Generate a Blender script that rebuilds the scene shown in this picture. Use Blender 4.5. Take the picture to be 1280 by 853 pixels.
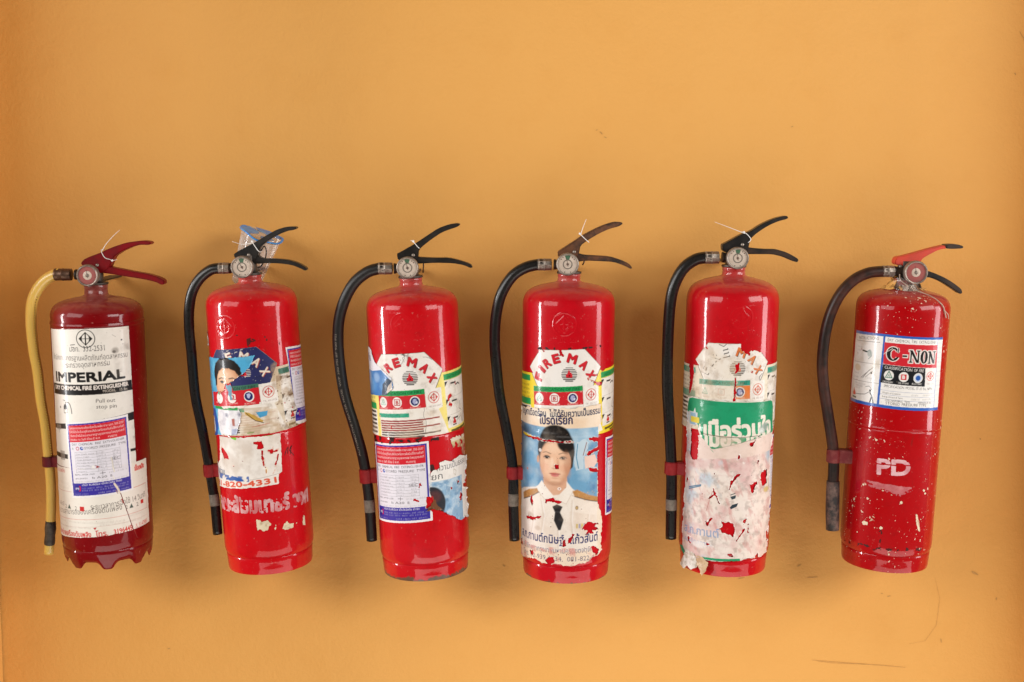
import bpy, bmesh, math, random
import numpy as np
from mathutils import Vector, Matrix
R_ = math.radians
scene = bpy.context.scene
for o in list(bpy.data.objects): bpy.data.objects.remove(o)
COL = scene.collection
# ------------------------------------------------------------------ camera
cd = bpy.data.cameras.new('camera'); cam = bpy.data.objects.new('camera', cd); COL.objects.link(cam)
cam.location = (0, -2.180, 1.1815); cam.rotation_euler = (R_(85), 0, 0)
cd.sensor_width = 36; cd.lens = 42.19; cd.clip_end = 100; cd.clip_start = .05
scene.camera = cam
# ------------------------------------------------------------------ light: daylight from openings at both sides and from the open front
w = bpy.data.worlds.new('World'); scene.world = w; w.use_nodes = True
w.node_tree.nodes['Background'].inputs[0].default_value = (1, .52, .18, 1)
w.node_tree.nodes['Background'].inputs[1].default_value = .05
def area(name, loc, target, sx, sy, power, color):
    l = bpy.data.lights.new(name, 'AREA'); l.shape = 'RECTANGLE'; l.size = sx; l.size_y = sy; l.energy = power; l.color = color
    o = bpy.data.objects.new(name, l); COL.objects.link(o); o.location = loc
    d = Vector(target) - Vector(loc); o.rotation_euler = d.to_track_quat('-Z', 'Y').to_euler()
    return o
area('left_sky_light', (-2.5, -2.3, 1.98), (0, 0, 1.0), 2.2, 1.3, 68, (1, .98, .96))
area('right_sky_light', (2.9, -2.3, 2.02), (0, 0, 1.0), 2.2, 1.3, 104, (1, .98, .96))
area('sunlit_floor_light', (.9, -1.75, -1.25), (.5, 0, .8), 4.8, 1.6, 84, (1, .95, .89))
area('left_doorway_light', (-4.1, -1.02, 1.15), (0, -.1, 1.0), .44, 2.2, 165, (.98, .99, 1))
area('right_doorway_light', (4.1, -.95, 1.15), (0, -.1, 1.0), 1.0, 2.2, 80, (.98, .98, 1))
scene.view_settings.view_transform = 'Standard'; scene.view_settings.look = 'None'
scene.view_settings.exposure = -.27; scene.view_settings.gamma = 1
scene.view_settings.use_curve_mapping = False
scene.cycles.use_denoising = True
scene.cycles.max_bounces = 8

# ------------------------------------------------------------------ colours and materials
def lin(c):
    if isinstance(c, str):
        c = [int(c[i:i+2], 16) / 255 for i in (1, 3, 5)]
    c = np.asarray(c, float)
    return np.where(c <= .04045, c / 12.92, ((c + .055) / 1.055) ** 2.4)
class NT:
    def __init__(s, name):
        s.m = bpy.data.materials.new(name); s.m.use_nodes = True; s.t = s.m.node_tree
        s.b = s.t.nodes['Principled BSDF']
    def n(s, typ, **kw):
        nd = s.t.nodes.new(typ)
        for k, v in kw.items():
            if hasattr(nd, k) and k not in ('Scale',): setattr(nd, k, v)
            else: nd.inputs[k].default_value = v
        return nd
    def l(s, a, b): s.t.links.new(a, b)
    def coord(s, sc=(1, 1, 1)):
        tc = s.n('ShaderNodeTexCoord'); mp = s.n('ShaderNodeMapping'); mp.inputs['Scale'].default_value = sc
        s.l(tc.outputs['Object'], mp.inputs[0]); return mp.outputs[0]
    def noise(s, scale, detail=4, rough=.55, vec=None, sc=(1, 1, 1)):
        n = s.n('ShaderNodeTexNoise'); n.inputs['Scale'].default_value = scale; n.inputs['Detail'].default_value = detail
        n.inputs['Roughness'].default_value = rough
        s.l(vec if vec is not None else s.coord(sc), n.inputs['Vector']); return n.outputs['Fac']
    def ramp(s, fac, stops):
        r = s.n('ShaderNodeValToRGB'); e = r.color_ramp.elements
        while len(e) < len(stops): e.new(.5)
        for i, (p, c) in enumerate(stops):
            e[i].position = p; e[i].color = (c, c, c, 1) if np.isscalar(c) else (*c, 1)
        s.l(fac, r.inputs[0]); return r.outputs[0]
    def mix(s, fac, a, b, mode='MIX'):
        m = s.n('ShaderNodeMix'); m.data_type = 'RGBA'; m.blend_type = mode
        for sock, v in ((m.inputs[0], fac), (m.inputs[6], a), (m.inputs[7], b)):
            if hasattr(v, 'links') or isinstance(v, bpy.types.NodeSocket): s.l(v, sock)
            elif np.isscalar(v): sock.default_value = v
            else: sock.default_value = (*v, 1)
        return m.outputs[2]
    def math(s, op, a, b=0.0, clamp=False):
        m = s.n('ShaderNodeMath'); m.operation = op; m.use_clamp = clamp
        for sock, v in ((m.inputs[0], a), (m.inputs[1], b)):
            if isinstance(v, bpy.types.NodeSocket): s.l(v, sock)
            else: sock.default_value = v
        return m.outputs[0]
    def bump(s, h, strength, dist):
        b = s.n('ShaderNodeBump'); b.inputs['Strength'].default_value = strength; b.inputs['Distance'].default_value = dist
        s.l(h, b.inputs['Height']); s.l(b.outputs[0], s.b.inputs['Normal'])
    def set(s, **kw):
        for k, v in kw.items():
            k = k.replace('_', ' ')
            sock = s.b.inputs[k]
            if isinstance(v, bpy.types.NodeSocket): s.l(v, sock)
            elif np.isscalar(v): sock.default_value = v
            else: sock.default_value = (*v, 1)
        return s

def red_paint(name, col, dusty, top=.5, fleck=0, rust=.004, rough=.27, grime=.3, seed=0):
    t = NT(name)
    off = (seed * 3.1, seed * 1.7, seed * 2.3)
    tc = t.n('ShaderNodeTexCoord'); mp = t.n('ShaderNodeMapping'); mp.inputs['Location'].default_value = off
    t.l(tc.outputs['Object'], mp.inputs[0]); v = mp.outputs[0]
    n1 = t.noise(9, 6, .6, v); n2 = t.noise(70, 5, .65, v); n3 = t.noise(400, 3, .6, v)
    base = t.mix(t.ramp(n1, [(.35, 0.), (.75, 1.)]), col, dusty)
    base = t.mix(t.math('MULTIPLY', t.ramp(n2, [(.52, 0.), (.8, 1.)]), .35), base, tuple(c * .45 for c in col))
    # soot and scuffs
    mp2 = t.n('ShaderNodeMapping'); mp2.inputs['Location'].default_value = off; mp2.inputs['Scale'].default_value = (1, 1, .22)
    t.l(tc.outputs['Object'], mp2.inputs[0])
    sc = t.noise(34, 7, .72, mp2.outputs[0])
    base = t.mix(t.math('MULTIPLY', t.ramp(sc, [(.62, 0.), (.72, 1.)]), grime), base, (.07, .022, .016))
    # fine light scuffs
    sc2 = t.noise(160, 4, .7, v)
    base = t.mix(t.math('MULTIPLY', t.ramp(sc2, [(.64, 0.), (.71, 1.)]), .4), base, (.55, .20, .16))
    sep = t.n('ShaderNodeSeparateXYZ'); t.l(tc.outputs['Object'], sep.inputs[0])
    # dust lying on the shoulder
    ds = t.ramp(t.math('MULTIPLY', t.math('SUBTRACT', sep.outputs[2], top-.030), 30), [(.1, 0.), (.9, 1.)])
    base = t.mix(t.math('MULTIPLY', t.math('MULTIPLY', ds, t.ramp(n2, [(.3, .25), (.65, 1.)])), .5), base, (.48, .20, .16))
    if fleck:
        for scl, th, nth in ((230, .16, .46), (95, .17, .5)):
            vo = t.n('ShaderNodeTexVoronoi'); vo.inputs['Scale'].default_value = scl; vo.inputs['Randomness'].default_value = 1
            wn = t.n('ShaderNodeVectorMath'); wn.operation = 'ADD'
            nn = t.n('ShaderNodeTexNoise'); nn.inputs['Scale'].default_value = scl * 2; t.l(v, nn.inputs['Vector'])
            ws = t.n('ShaderNodeVectorMath'); ws.operation = 'SCALE'; ws.inputs['Scale'].default_value = .9 / scl
            t.l(nn.outputs['Color'], ws.inputs[0]); t.l(v, wn.inputs[0]); t.l(ws.outputs[0], wn.inputs[1]); t.l(wn.outputs[0], vo.inputs['Vector'])
            pick = t.n('ShaderNodeSeparateColor'); t.l(vo.outputs['Color'], pick.inputs[0])
            big = t.noise(14, 3, .5, v)
            ok = t.math('MULTIPLY', t.math('LESS_THAN', vo.outputs['Distance'], th), t.math('GREATER_THAN', pick.outputs[0], .70))
            ok = t.math('MULTIPLY', ok, t.math('GREATER_THAN', big, nth))
            base = t.mix(t.math('MULTIPLY', ok, fleck), base, (.74, .56, .42))
    # rust along the bottom edge
    rz = t.math('SUBTRACT', t.math('ADD', rust, t.math('MULTIPLY', t.math('SUBTRACT', t.noise(45, 5, .7, v), .5), .042)), sep.outputs[2])
    rm = t.ramp(t.math('MULTIPLY', rz, 400), [(0, 0.), (.8, 1.)])
    base = t.mix(rm, base, t.mix(n2, (.055, .02, .012), (.2, .1, .06)))
    rr = t.math('ADD', rough, t.math('MULTIPLY', n2, .16))
    rr = t.math('ADD', rr, t.math('MULTIPLY', rm, .4))
    cb = t.n('ShaderNodeBump'); cb.inputs['Strength'].default_value = .35; cb.inputs['Distance'].default_value = .0012
    t.l(t.math('ADD', t.noise(22, 3, .5, v), t.math('MULTIPLY', n2, .12)), cb.inputs['Height']); t.l(cb.outputs[0], t.b.inputs['Coat Normal'])
    t.set(Base_Color=base, Roughness=rr, Coat_Weight=t.ramp(n1, [(.32, .35), (.6, .75)]), Coat_Roughness=t.math('ADD', .03, t.math('MULTIPLY', t.ramp(n2, [(.45, 0.), (.75, 1.)]), .14)))
    t.b.inputs['Specular IOR Level'].default_value = .08
    t.bump(t.math('ADD', t.math('MULTIPLY', n1, .5), t.math('MULTIPLY', n3, .05)), .25, .002)
    return t.m
def plain(name, a, b, rough=.45, metal=0., scale=120, lo=.4, hi=.7, bump=.15, spec=.5, coat=0.):
    t = NT(name)
    n = t.noise(scale, 5, .65)
    t.set(Base_Color=t.mix(t.ramp(n, [(lo, 0.), (hi, 1.)]), a, b), Roughness=t.math('ADD', rough - .1, t.math('MULTIPLY', n, .2)), Metallic=metal, Coat_Weight=coat)
    t.b.inputs['Specular IOR Level'].default_value = spec
    t.bump(n, bump, .0006)
    return t.m
def print_mat(name, rough=.3, coat=.2, dirt=.35):
    t = NT(name)
    at = t.n('ShaderNodeAttribute'); at.attribute_name = 'print'
    n1 = t.noise(60, 6, .7); n2 = t.noise(14, 4, .6); n3 = t.noise(330, 3, .6)
    c = t.mix(1.0, at.outputs['Color'], (.84, .83, .82), 'MULTIPLY')
    c = t.mix(t.math('MULTIPLY', t.ramp(n1, [(.5, 0.), (.78, 1.)]), dirt), c, (.32, .24, .16), 'MULTIPLY')
    c = t.mix(t.math('MULTIPLY', t.ramp(n2, [(.45, 0.), (.75, 1.)]), dirt * .8), c, (.85, .75, .6), 'MULTIPLY')
    t.set(Base_Color=c, Roughness=t.math('ADD', rough, t.math('MULTIPLY', n1, .15)), Coat_Weight=coat, Coat_Roughness=.12)
    t.b.inputs['Specular IOR Level'].default_value = .25
    t.bump(t.math('ADD', n2, t.math('MULTIPLY', n3, .1)), .2, .0015)
    return t.m

M = {}
RED = (.47, .002, .005); REDD = (.50, .007, .012)
M['paint1'] = red_paint('dark_red_paint', (.17, .0015, .003), (.19, .004, .005), rust=-.006, grime=.45, seed=1, top=.469, rough=.3)
M['paint2'] = red_paint('bright_red_paint', RED, REDD, rust=-.004, grime=.4, seed=2, top=0.501)
M['paint3'] = red_paint('worn_red_paint', RED, (.51, .011, .016), rust=.008, grime=.35, seed=3, top=0.506)
M['paint4'] = red_paint('dusty_red_paint', (.45, .002, .007), (.48, .008, .015), rust=.002, grime=.25, seed=4, top=0.517)
M['paint5'] = red_paint('glossy_red_paint', (.45, .002, .006), (.48, .007, .012), rust=-.008, grime=.25, seed=5, top=0.516)
M['paint6'] = red_paint('speckled_red_paint', (.36, .0015, .003), (.38, .006, .009), fleck=.9, rust=-.004, grime=.5, seed=6, top=0.488)
M['clip1'] = plain('clip_maroon', (.11, .005, .012), (.17, .01, .02), .4)
M['clip'] = plain('clip_red', (.28, .008, .010), (.36, .02, .02), .4)
M['clip6'] = plain('clip_scuffed_red', (.17, .012, .014), (.30, .08, .065), .5, scale=60)
M['black'] = plain('black_enamel', (.010, .009, .008), (.022, .017, .013), .38, scale=60)
M['rusty'] = plain('rusty_enamel', (.014, .009, .006), (.13, .045, .014), .55, scale=28, lo=.42, hi=.58)
M['brownblack'] = plain('brown_black_enamel', (.012, .009, .007), (.05, .025, .014), .42, scale=40)
M['redlever'] = plain('red_enamel', (.20, .003, .006), (.13, .004, .006), .38, scale=60, spec=.2)
M['orangelever'] = plain('faded_red_enamel', (.62, .055, .025), (.50, .05, .03), .45, scale=60)
M['steel'] = plain('dull_steel', (.36, .31, .26), (.17, .13, .10), .48, .7, scale=150)
M['brass'] = plain('tarnished_brass', (.16, .085, .05), (.06, .032, .022), .42, .6, scale=100)
M['valve'] = plain('dirty_valve_metal', (.035, .026, .02), (.12, .085, .06), .5, .4, scale=120)
M['rubber'] = plain('black_rubber', (.008, .0075, .007), (.015, .013, .012), .3, scale=300, bump=.08, spec=.55)
M['rubber_soft'] = plain('dull_black_rubber', (.007, .0065, .006), (.013, .011, .010), .42, scale=300, bump=.1)
M['rubber_red'] = plain('perished_rubber', (.016, .011, .009), (.070, .022, .014), .36, scale=30, lo=.42, hi=.66)
M['tape'] = plain('grey_band', (.24, .20, .16), (.15, .12, .09), .6, scale=160)
M['nozzle6'] = plain('dusty_nozzle', (.028, .022, .02), (.30, .18, .14), .65, scale=50, lo=.45, hi=.75)
M['nozzle1'] = plain('grimy_nozzle', (.03, .022, .015), (.10, .075, .05), .6, scale=80)
M['tie'] = plain('white_nylon', (.85, .82, .78), (.75, .7, .64), .4)
M['string'] = plain('dusty_string', (.55, .42, .33), (.4, .28, .2), .7, scale=600)
M['dial'] = plain('cream_dial', (.86, .74, .62), (.74, .60, .48), .5, scale=200, bump=0)
M['dialred'] = plain('red_dial', (.50, .10, .09), (.40, .12, .10), .5, scale=200, bump=0)
M['green'] = plain('green_print', (.05, .16, .08), (.06, .18, .09), .5, bump=0)
M['brownink'] = plain('brown_ink', (.12, .07, .05), (.2, .12, .08), .5, bump=0)
M['rust_dark'] = plain('dark_rust', (.03, .014, .01), (.09, .04, .02), .7)
M['print'] = print_mat('printed_paper', .30, .25, .3)
M['print_dirty'] = print_mat('dirty_printed_paper', .42, .1, .6)
M['print_clean'] = print_mat('printed_vinyl', .34, .22, .16)
M['stencil'] = print_mat('stencil_paint', .5, 0, .3)
def hose_yellow():
    t = NT('yellowed_hose')
    n = t.noise(25, 5, .6, sc=(1, 1, .3))
    t.set(Base_Color=t.mix(n, (.70, .42, .07), (.80, .55, .15)), Roughness=.28, Coat_Weight=.3)
    t.b.inputs['Subsurface Weight'].default_value = .25; t.b.inputs['Subsurface Radius'].default_value = (.01, .006, .002)
    return t.m
M['hose_yellow'] = hose_yellow()
def dashed_gold():
    t = NT('gold_braid')
    n = t.n('ShaderNodeTexWave'); n.bands_direction = 'Z'; n.inputs['Scale'].default_value = 70; t.l(t.coord(), n.inputs['Vector'])
    t.set(Base_Color=t.mix(t.ramp(n.outputs['Fac'], [(.4, 0.), (.6, 1.)]), (.20, .09, .01), (.85, .58, .12)), Roughness=.3, Metallic=.3)
    return t.m
M['braid'] = dashed_gold()
def clear(name, tint, gloss, rough, op):
    t = NT(name); nt = t.t
    tr = t.n('ShaderNodeBsdfTransparent'); tr.inputs[0].default_value = (*tint, 1)
    gl = t.n('ShaderNodeBsdfGlossy'); gl.inputs['Roughness'].default_value = rough; gl.inputs[0].default_value = (1, 1, 1, 1)
    df = t.n('ShaderNodeBsdfDiffuse'); df.inputs[0].default_value = (.8, .78, .74, 1)
    lw = t.n('ShaderNodeLayerWeight'); lw.inputs[0].default_value = .35
    m1 = t.n('ShaderNodeMixShader'); m2 = t.n('ShaderNodeMixShader')
    n = t.noise(50, 4, .6)
    t.l(t.math('MULTIPLY', t.ramp(n, [(.3, .3), (.75, 1.)]), op), m1.inputs[0]); t.l(tr.outputs[0], m1.inputs[1]); t.l(df.outputs[0], m1.inputs[2])
    t.l(t.math('MULTIPLY', lw.outputs['Fresnel'], gloss), m2.inputs[0]); t.l(m1.outputs[0], m2.inputs[1]); t.l(gl.outputs[0], m2.inputs[2])
    t.l(m2.outputs[0], nt.nodes['Material Output'].inputs['Surface']); return t.m
M['glass'] = clear('gauge_glass', (.98, .97, .96), .35, .08, .04)
M['cup'] = clear('clear_plastic', (.97, .96, .95), .4, .12, .55)
M['cupblue'] = plain('blue_plastic', (.03, .22, .62), (.10, .40, .75), .3, scale=60, spec=.6)
M['film'] = clear('crumpled_film', (.9, .86, .82), 1.0, .2, .4)
def wall_mat():
    t = NT('ochre_painted_plaster')
    v = t.coord()
    a = t.noise(1.6, 4, .6, v); b = t.noise(12, 6, .65, v); c = t.noise(150, 3, .55, v); d = t.noise(30, 5, .7, v)
    col = t.mix(t.ramp(a, [(.3, 0.), (.7, 1.)]), (.70, .342, .080), (.725, .364, .090))
    col = t.mix(t.math('MULTIPLY', t.ramp(b, [(.5, 0.), (.8, 1.)]), .25), col, (.64, .285, .052))
    col = t.mix(t.math('MULTIPLY', t.ramp(d, [(.70, 0.), (.76, 1.)]), .35), col, (.52, .26, .07))
    t.set(Base_Color=col, Roughness=.62)
    t.b.inputs['Specular IOR Level'].default_value = .3
    t.bump(t.math('ADD', t.math('MULTIPLY', b, .9), t.math('ADD', t.math('MULTIPLY', c, .30), t.math('MULTIPLY', d, .45))), .6, .004)
    return t.m
M['wall'] = wall_mat()
M['mark'] = plain('dirt_mark', (.46, .23, .06), (.58, .30, .08), .8)

# ------------------------------------------------------------------ mesh helpers
def link(name, me, mat, parent=None, smooth=True):
    if not isinstance(me, bpy.types.Mesh):
        bm = me; me = bpy.data.meshes.new(name); bmesh.ops.recalc_face_normals(bm, faces=bm.faces); bm.to_mesh(me); bm.free()
    me.materials.append(mat)
    if smooth: me.polygons.foreach_set('use_smooth', [True] * len(me.polygons))
    o = bpy.data.objects.new(name, me); COL.objects.link(o)
    if parent: o.parent = parent
    return o
def lathe(bm, prof, n=96, M4=None, zfun=None, cap0=False, cap1=False):
    rings = []
    for (r, z) in prof:
        ring = []
        for i in range(n):
            a = 2 * math.pi * i / n
            zz = zfun(a, r, z) if zfun else z
            p = Vector((r * math.cos(a), r * math.sin(a), zz))
            ring.append(bm.verts.new(M4 @ p if M4 else p))
        rings.append(ring)
    for r0, r1 in zip(rings, rings[1:]):
        for i in range(n): bm.faces.new((r0[i], r0[(i+1) % n], r1[(i+1) % n], r1[i]))
    if cap0: bm.faces.new(rings[0][::-1])
    if cap1: bm.faces.new(rings[-1])
    return bm
def spline(pts, per=10):
    P = [Vector(p) for p in pts]; P = [P[0] * 2 - P[1]] + P + [P[-1] * 2 - P[-2]]; out = []
    for i in range(1, len(P) - 2):
        for k in range(per):
            t = k / per; a, b, c, d = P[i-1], P[i], P[i+1], P[i+2]
            out.append(.5 * ((2*b) + (c-a)*t + (2*a-5*b+4*c-d)*t*t + (3*b-a-3*c+d)*t**3))
    out.append(P[-2]); return out
def tube(bm, path, rad, n=16, cap=True):
    N = len(path); rings = []; up = Vector((0, 1, 0))
    for i, p in enumerate(path):
        t = (path[min(i+1, N-1)] - path[max(i-1, 0)]).normalized()
        u = up - t * up.dot(t); u = (u if u.length > 1e-4 else t.orthogonal()).normalized(); v = t.cross(u); up = u
        r = rad(i / (N - 1)) if callable(rad) else rad
        rings.append([bm.verts.new(p + (u * math.cos(2*math.pi*k/n) + v * math.sin(2*math.pi*k/n)) * r) for k in range(n)])
    for r0, r1 in zip(rings, rings[1:]):
        for k in range(n): bm.faces.new((r0[k], r0[(k+1) % n], r1[(k+1) % n], r1[k]))
    if cap: bm.faces.new(rings[0]); bm.faces.new(rings[-1][::-1])
    return bm
def resample(path, f0, f1, n):
    L = [0]
    for a, b in zip(path, path[1:]): L.append(L[-1] + (b - a).length)
    out = []
    for i in range(n):
        d = (f0 + (f1 - f0) * i / (n - 1)) * L[-1]
        k = 0
        while k < len(path) - 2 and L[k+1] < d: k += 1
        out.append(path[k].lerp(path[k+1], (d - L[k]) / max(1e-9, L[k+1] - L[k])))
    return out
def smooth_poly(pts, it=1):
    for _ in range(it):
        o = []
        for a, b in zip(pts, pts[1:] + pts[:1]):
            o += [(a[0]*.8+b[0]*.2, a[1]*.8+b[1]*.2), (a[0]*.2+b[0]*.8, a[1]*.2+b[1]*.8)]
        pts = o
    return pts
def slab(bm, pts, y0, y1, bev=.0012):
    """an outline in x,z given thickness along y with rounded edges"""
    f = bm.faces.new([bm.verts.new((x, y0, z)) for x, z in pts])
    r = bmesh.ops.extrude_face_region(bm, geom=[f])
    vs = [g for g in r['geom'] if isinstance(g, bmesh.types.BMVert)]
    bmesh.ops.translate(bm, verts=vs, vec=(0, y1 - y0, 0))
    es = [e for e in bm.edges if e.is_valid and len(e.link_faces) == 2 and abs(e.calc_face_angle(0)) > 1.2 and
          abs(e.verts[0].co.y - e.verts[1].co.y) < 1e-7]
    if bev: bmesh.ops.bevel(bm, geom=es, offset=bev, segments=2, affect='EDGES', clamp_overlap=True)
    return bm
def box(bm, x0, x1, y0, y1, z0, z1, bev=0):
    return slab(bm, [(x0, z0), (x1, z0), (x1, z1), (x0, z1)], y0, y1, bev)
def auto(o, ang=35):
    o.data.set_sharp_from_angle(angle=R_(ang)); return o

# ------------------------------------------------------------------ printed sheets: drawn into a fine grid that is wrapped on the tank
RNG = np.random.default_rng(7)
def fbm(X, Y, scale, octv=4, seed=0, gain=.55):
    rng = np.random.default_rng(seed); out = np.zeros_like(X); amp = 1; tot = 0
    for o in range(octv):
        g = rng.random((64, 64)); x = X / scale * 2**o + rng.random() * 60; y = Y / scale * 2**o + rng.random() * 60
        xi = np.floor(x).astype(int); yi = np.floor(y).astype(int); fx = x - xi; fy = y - yi
        fx = fx*fx*(3-2*fx); fy = fy*fy*(3-2*fy)
        a = g[yi % 64, xi % 64]; b = g[yi % 64, (xi+1) % 64]; c = g[(yi+1) % 64, xi % 64]; d = g[(yi+1) % 64, (xi+1) % 64]
        out += amp * ((a*(1-fx)+b*fx)*(1-fy) + (c*(1-fx)+d*fx)*fy); tot += amp; amp *= gain
    return out / tot
_tc = {}
def glyphs(body, bold=0.0, res=2):
    key = (body, bold, res)
    if key not in _tc:
        cu = bpy.data.curves.new('lettering', 'FONT'); cu.body = body; cu.size = 1; cu.resolution_u = res; cu.offset = bold
        ob = bpy.data.objects.new('lettering', cu); COL.objects.link(ob)
        dg = bpy.context.evaluated_depsgraph_get()
        me = ob.evaluated_get(dg).to_mesh()
        me.calc_loop_triangles()
        co = np.empty(len(me.vertices) * 3); me.vertices.foreach_get('co', co); co = co.reshape(-1, 3)[:, :2]
        tr = np.empty(len(me.loop_triangles) * 3, np.int32); me.loop_triangles.foreach_get('vertices', tr)
        _tc[key] = co[tr.reshape(-1, 3)].copy()
        ob.evaluated_get(dg).to_mesh_clear(); bpy.data.objects.remove(ob); bpy.data.curves.remove(cu)
    return _tc[key]
def jag(pts, amp, seed=0, step=2.0):
    rng = np.random.default_rng(seed); out = []
    for (x0, y0), (x1, y1) in zip(pts, pts[1:] + pts[:1]):
        L = math.hypot(x1-x0, y1-y0); n = max(1, int(L / step)); nx, ny = -(y1-y0)/max(L, 1e-6), (x1-x0)/max(L, 1e-6)
        acc = 0
        for i in range(n):
            t = i / n; acc = acc * .6 + rng.normal() * amp * .6
            k = acc * min(1, 4*t*(1-t)+.25)
            out.append((x0+(x1-x0)*t+nx*k, y0+(y1-y0)*t+ny*k))
    return out
class Sheet:
    def __init__(s, s0, s1, h0, h1, bg='#f2eee6', res=.7, empty=False):
        s.nx = int((s1-s0)/res)+2; s.ny = int((h1-h0)/res)+2; s.res = res; s.s0 = s0; s.h0 = h0
        s.X, s.Y = np.meshgrid(s0 + np.arange(s.nx)*res, h0 + np.arange(s.ny)*res)
        s.c = np.ones((s.ny, s.nx, 3)) * lin(bg); s.a = np.zeros((s.ny, s.nx)) if empty else np.ones((s.ny, s.nx)); s.map = None
        s.lift = np.zeros((s.ny, s.nx))
    def _bb(s, x0, x1, y0, y1):
        i0 = max(0, int((x0-s.s0)/s.res)-1); i1 = min(s.nx, int((x1-s.s0)/s.res)+3); j0 = max(0, int((y0-s.h0)/s.res)-1); j1 = min(s.ny, int((y1-s.h0)/s.res)+3)
        return (j0, j1, i0, i1) if i1 > i0 and j1 > j0 else None
    def T(s, pts):
        return [s.map(*p) for p in pts] if s.map else pts
    def cov(s, pts, ss=2):
        P = np.array(pts, float); bb = s._bb(P[:, 0].min(), P[:, 0].max(), P[:, 1].min(), P[:, 1].max())
        if bb is None: return None
        j0, j1, i0, i1 = bb; X = s.X[j0:j1, i0:i1]; Y = s.Y[j0:j1, i0:i1]; acc = np.zeros_like(X)
        for ox in range(ss):
            for oy in range(ss):
                x = X + ((ox+.5)/ss-.5)*s.res; y = Y + ((oy+.5)/ss-.5)*s.res; ins = np.zeros(X.shape, bool)
                for (xa, ya), (xb, yb) in zip(P, np.roll(P, -1, 0)):
                    if ya == yb: continue
                    cnd = (ya > y) != (yb > y)
                    ins ^= cnd & (x < (xb-xa)*(y-ya)/(yb-ya)+xa)
                acc += ins
        return acc/(ss*ss), bb
    def put(s, cov, bb, col, op=1):
        j0, j1, i0, i1 = bb; k = (cov*op)[..., None]; s.c[j0:j1, i0:i1] = s.c[j0:j1, i0:i1]*(1-k) + lin(col)*k
    def poly(s, pts, col, op=1):
        r = s.cov(s.T(pts))
        if r: s.put(*r, col, op)
    def rect(s, x0, y0, x1, y1, col, op=1): s.poly([(x0, y0), (x1, y0), (x1, y1), (x0, y1)], col, op)
    def hole(s, pts, add=False, soft=None):
        r = s.cov(s.T(pts))
        if r:
            k, (j0, j1, i0, i1) = r
            s.a[j0:j1, i0:i1] = np.maximum(s.a[j0:j1, i0:i1], k) if add else s.a[j0:j1, i0:i1]*(1-k)
    def tear(s, pts, amp=1.2, seed=0, rim='#f4ece2', rw=1.3):
        """a torn hole with a white paper rim"""
        P = jag(pts, amp, seed, 1.4); r = s.cov(s.T(P))
        if not r: return
        K = np.zeros_like(s.a); k, (j0, j1, i0, i1) = r; K[j0:j1, i0:i1] = k
        B = blur(K, 4); N = s.n(3.2, 200+seed, 3)-.5; W = B-.06+N*1.6*(B > .02)*(B < .98)
        if rim: s.tint(np.clip((B*1.1+(s.n(5, 300+seed, 3)-.5)*1.3-.18)*4, 0, 1)*(B > .015), rim, .75)
        s.a *= 1-np.clip((W-.5)*5+.5, 0, 1)
    def outline(s, pts): s.a[:] = 0; s.hole(pts, add=True)
    def ell(s, cx, cy, rx, ry, col, soft=0., op=1, rot=0, hole=False, ring=0):
        if s.map: cx, cy = s.map(cx, cy)
        m = max(rx, ry)*(1+soft)+1; bb = s._bb(cx-m, cx+m, cy-m, cy+m)
        if bb is None: return
        j0, j1, i0, i1 = bb; x = s.X[j0:j1, i0:i1]-cx; y = s.Y[j0:j1, i0:i1]-cy; ca, sa = math.cos(rot), math.sin(rot)
        d = np.hypot((x*ca+y*sa)/rx, (-x*sa+y*ca)/ry)
        wd = max(soft, .6*s.res/min(rx, ry))
        k = np.clip((1+wd/2-d)/wd, 0, 1); k = k*k*(3-2*k)
        if ring: w2 = ring/min(rx, ry); k = np.clip((w2/2-np.abs(d-1))/(.7*s.res/min(rx, ry))+.5, 0, 1)
        if hole: s.a[j0:j1, i0:i1] *= 1-k
        else: s.put(k, bb, col, op)
    def line(s, pts, wd, col, op=1, hole=False):
        P = np.array(s.T(pts), float); m = wd+1; bb = s._bb(P[:, 0].min()-m, P[:, 0].max()+m, P[:, 1].min()-m, P[:, 1].max()+m)
        if bb is None: return
        j0, j1, i0, i1 = bb; x = s.X[j0:j1, i0:i1]; y = s.Y[j0:j1, i0:i1]; d = np.full(x.shape, 1e9)
        for (xa, ya), (xb, yb) in zip(P, P[1:]):
            dx, dy = xb-xa, yb-ya; t = np.clip(((x-xa)*dx+(y-ya)*dy)/max(dx*dx+dy*dy, 1e-9), 0, 1); d = np.minimum(d, np.hypot(x-xa-t*dx, y-ya-t*dy))
        k = np.clip((wd/2-d)/(.8*s.res)+.5, 0, 1)
        if hole: s.a[j0:j1, i0:i1] *= 1-k
        else: s.put(k, bb, col, op)
    def text(s, body, p0, p1, hh, col, bold=0., op=1, res=2, cap=.73, alpha=False, clip=None):
        """body fitted between baseline points p0 and p1 with capital height hh"""
        G = glyphs(body, 0, res)
        if not len(G): return
        x0, x1 = G[..., 0].min(), G[..., 0].max(); u = (G[..., 0]-x0)/(x1-x0); v = G[..., 1]/cap*hh
        p0 = np.array(p0, float); p1 = np.array(p1, float); d = p1-p0; n = np.array([-d[1], d[0]])/np.hypot(*d)
        Q = p0 + u[..., None]*d + v[..., None]*n
        if s.map: Q = np.array([s.map(*q) for q in Q.reshape(-1, 2)]).reshape(Q.shape)
        bb = s._bb(Q[..., 0].min(), Q[..., 0].max(), Q[..., 1].min(), Q[..., 1].max())
        if bb is None: return
        j0, j1, i0, i1 = bb; r = s.res/2; H = (j1-j0)*2; W = (i1-i0)*2; buf = np.zeros((H, W), bool)
        ox = s.s0+i0*s.res-r/2; oy = s.h0+j0*s.res-r/2
        U = (Q-np.array([ox, oy]))/r
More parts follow.
